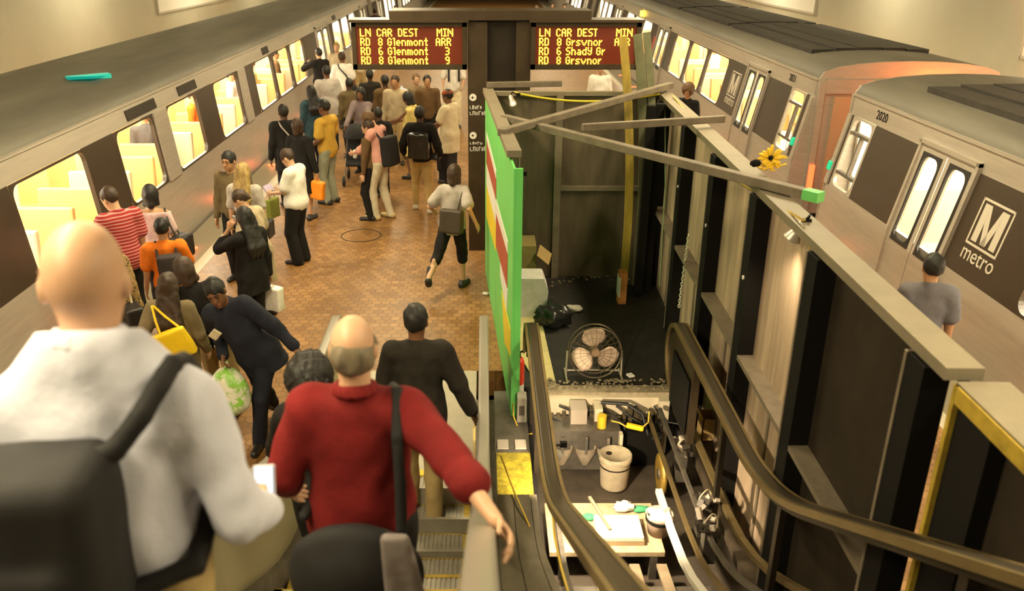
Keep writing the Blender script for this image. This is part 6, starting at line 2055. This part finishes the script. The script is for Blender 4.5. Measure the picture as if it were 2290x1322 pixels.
# people on the right-hand side of the works
pos = HP(2093, 568, 1.76)
J = P('dark-haired man in a grey T-shirt walking between the hoarding and the right train', pos, yaw=-10, h=1.76, w=1.08, tone='tan', hair='black', top=C['slate'], sleeve='short', loose=1.5, bottom=C['char'])
pos = HP(1540, 190, 1.70)
J = P('person with tousled brown hair behind the right hoarding, only the head showing', pos, yaw=150, h=1.70, tone='tan', hair='sandy', style='curly', top=C['black'], loose=1.3, bottom=C['black'])
pos = HP(1344, 140, 1.76)
J = P('person in a white shirt on the far platform below the right display', pos, yaw=180, h=1.76, w=1.1, tone='fair', hair='brown', top=C['white'], loose=1.5, bottom=C['grey'])

# background figures, far down the platform
bg = [((860, 168), 1.72, 20, 'brown', 'dark', 'black', 'black', 'far figure in a brown jacket below the left display, left of the yellow top'), ((883, 168), 1.80, 170, 'beige', 'tan', 'brown', 'khaki', 'far figure in a beige shirt behind the light blue shirt'),
      ((845, 240), 1.60, 15, 'black', 'dark', 'black', 'black', 'dark figure directly behind the pink shirt'), ((955, 168), 1.74, 190, 'brown', 'tan', 'black', 'black', 'far figure in brown clothes between the blue and the cream shirts'),
      ((780, 175), 1.68, 30, 'olive', 'dark', 'black', 'char', 'figure in an olive top between the grey shirt and the pushchair'), ((826, 156), 1.7, 10, 'char', 'dark', 'black', 'black', 'far figure in charcoal under the left end of the left display'),
      ((930, 165), 1.68, 200, 'coat', 'fair', 'sandy', 'brown', 'far figure in a tan coat right behind the black-haired woman in yellow'), ((800, 90), 1.74, 200, 'cream', 'fair', 'brown', 'khaki', 'far figure in cream beside the left train, left of the left display'),
      ((838, 20), 1.74, 10, 'black', 'tan', 'black', 'black', 'far dark figure above the left display'), ((884, 12), 1.74, 190, 'pinkl', 'fair', 'brown', 'grey', 'far figure in pink above the left display'), ((1200, 12), 1.72, 180, 'white', 'fair', 'grey', 'grey', 'far figure in white above the right display'), ((1236, 6), 1.76, 180, 'orange', 'fair', 'brown', 'brown', 'far figure in orange above the right display'), ((1262, 8), 1.74, 180, 'pinkl', 'fair', 'brown', 'brown', 'far figure in pale pink above the right display, beside the orange one')]
for (uv, h, yw, tp, tn, hr, bt, lab) in bg:
    pos = HP(uv[0], uv[1], h)
    P(lab, pos, yaw=yw, h=h, tone=tn, hair=hr, top=C[tp], loose=1.4, bottom=C[bt], vox=0.02, group='passengers far down the platform')

# passengers seen through the windows
for (x, y, yw, tp, tn, hr, sd, lab) in ((-5.5, 18.75, -80, 'white', 'tan', 'black', 0, 'passenger in white behind the first of the three left train windows'), (-5.6, 20.9, 100, 'lemon', 'fair', 'sandy', 0, 'passenger in pale yellow behind the middle left train window'),
                                        (-5.4, 22.5, -70, 'brown', 'tan', 'black', 0, 'passenger in brown behind the third left train window'), (-5.6, 14.0, 20, 'dgrey', 'tan', 'black', 0, 'grey dressed passenger in the window just past the facing man'), (-5.5, 16.2, -90, 'orange', 'fair', 'brown', 0, 'passenger in orange standing in a left train window'),
                                        (6.1, 19.8, 90, 'cream', 'tan', 'brown', 0, 'passenger in cream behind the nearest of three right train windows'), (6.2, 21.7, 60, 'coat', 'fair', 'sandy', 0, 'passenger in a tan coat behind the middle right train window'), (6.2, 23.6, 90, 'white', 'tan', 'black', 0, 'passenger in white behind the third right train window'),
                                        (6.4, 9.9, 80, 'beige', 'fair', 'blond', 0, 'passenger in beige inside the nearest right train doors')):
    P(lab, (x, y, 0.0), yaw=yw, h=1.7 + 0.02 * (int(y) % 4), tone=tn, hair=hr, top=C[tp], loose=1.4, bottom=C['dgrey'], vox=0.018, group='passengers inside the trains')
# ------------------------------------------------------------------ light: trough fixtures over the platform and along the walls
def fixture(x, y, z, w, l, power, label, group, aim=(0, 0, -1), col=(1.0, 0.835, 0.51)):
    t = thing('ceiling_light', label, 'light', (x, y, z), group)
    m = MB(); m.box(x - w / 2 - 0.05, x + w / 2 + 0.05, y - l / 2, y + l / 2, z + 0.02, z + 0.12); m.build('housing', bronze_d, t)
    m = MB(); m.tube([(x, y - l / 2 + 0.05, z + 0.01), (x, y + l / 2 - 0.05, z + 0.01)], 0.02, 8); m.build('tube', M('trough_tube', (1, 1, 1), 0.5, emit=col, es=2.0), t)
    m = MB(); m.cyl((x, y, z + 0.12), (x, y, 4.2 + 3.0 * math.sqrt(max(0, 1 - (x / 9.15) ** 2))), 0.02, 6); m.build('hanger', bronze_d, t)
    ld = bpy.data.lights.new('trough_light', 'AREA')
    ld.shape = 'RECTANGLE'; ld.size = w; ld.size_y = l; ld.energy = power; ld.color = col
    lo = bpy.data.objects.new('trough_light', ld)
    COL.objects.link(lo); lo.parent = t; lo.location = (0, 0, -0.03)
    d = Vector(aim).normalized()
    lo.rotation_euler = (-d).to_track_quat('Z', 'Y').to_euler()
    return t


for i in range(9):
    y = 2.0 + i * 7.6
    kf = 1.0 if i < 2 else 0.72 if i == 2 else 0.42
    fixture(-2.2, y, 5.3, 0.3, 4.2, LP * 0.9 * kf, 'long trough light hung over the left half of the platform', 'trough lights over the left half')
    fixture(3.3, y, 5.3, 0.3, 4.2, LP * 0.8 * kf, 'long trough light hung over the right half of the platform', 'trough lights over the right half')
    for s in (-1, 1):
        fixture(s * 7.2, y + 3, 5.6, 0.3, 4.2, LW, 'long trough light hung over the ' + ('left' if s < 0 else 'right') + ' track beside the wall', 'trough lights over the ' + ('left' if s < 0 else 'right') + ' track', (s, 0, 0.0), (1.0, 0.875, 0.60))
ld = bpy.data.lights.new('tail_lamp_light', 'POINT'); ld.energy = 110; ld.color = (1, 0.22, 0.06); ld.shadow_soft_size = 0.08
lo = bpy.data.objects.new('tail_lamp_light', ld); COL.objects.link(lo); lo.location = (7.6, 13.0, 1.9)
w = bpy.data.worlds.new('station_air')
SC.world = w
w.use_nodes = True
w.node_tree.nodes['Background'].inputs['Color'].default_value = (0.9, 0.66, 0.40, 1)
w.node_tree.nodes['Background'].inputs['Strength'].default_value = 0.012
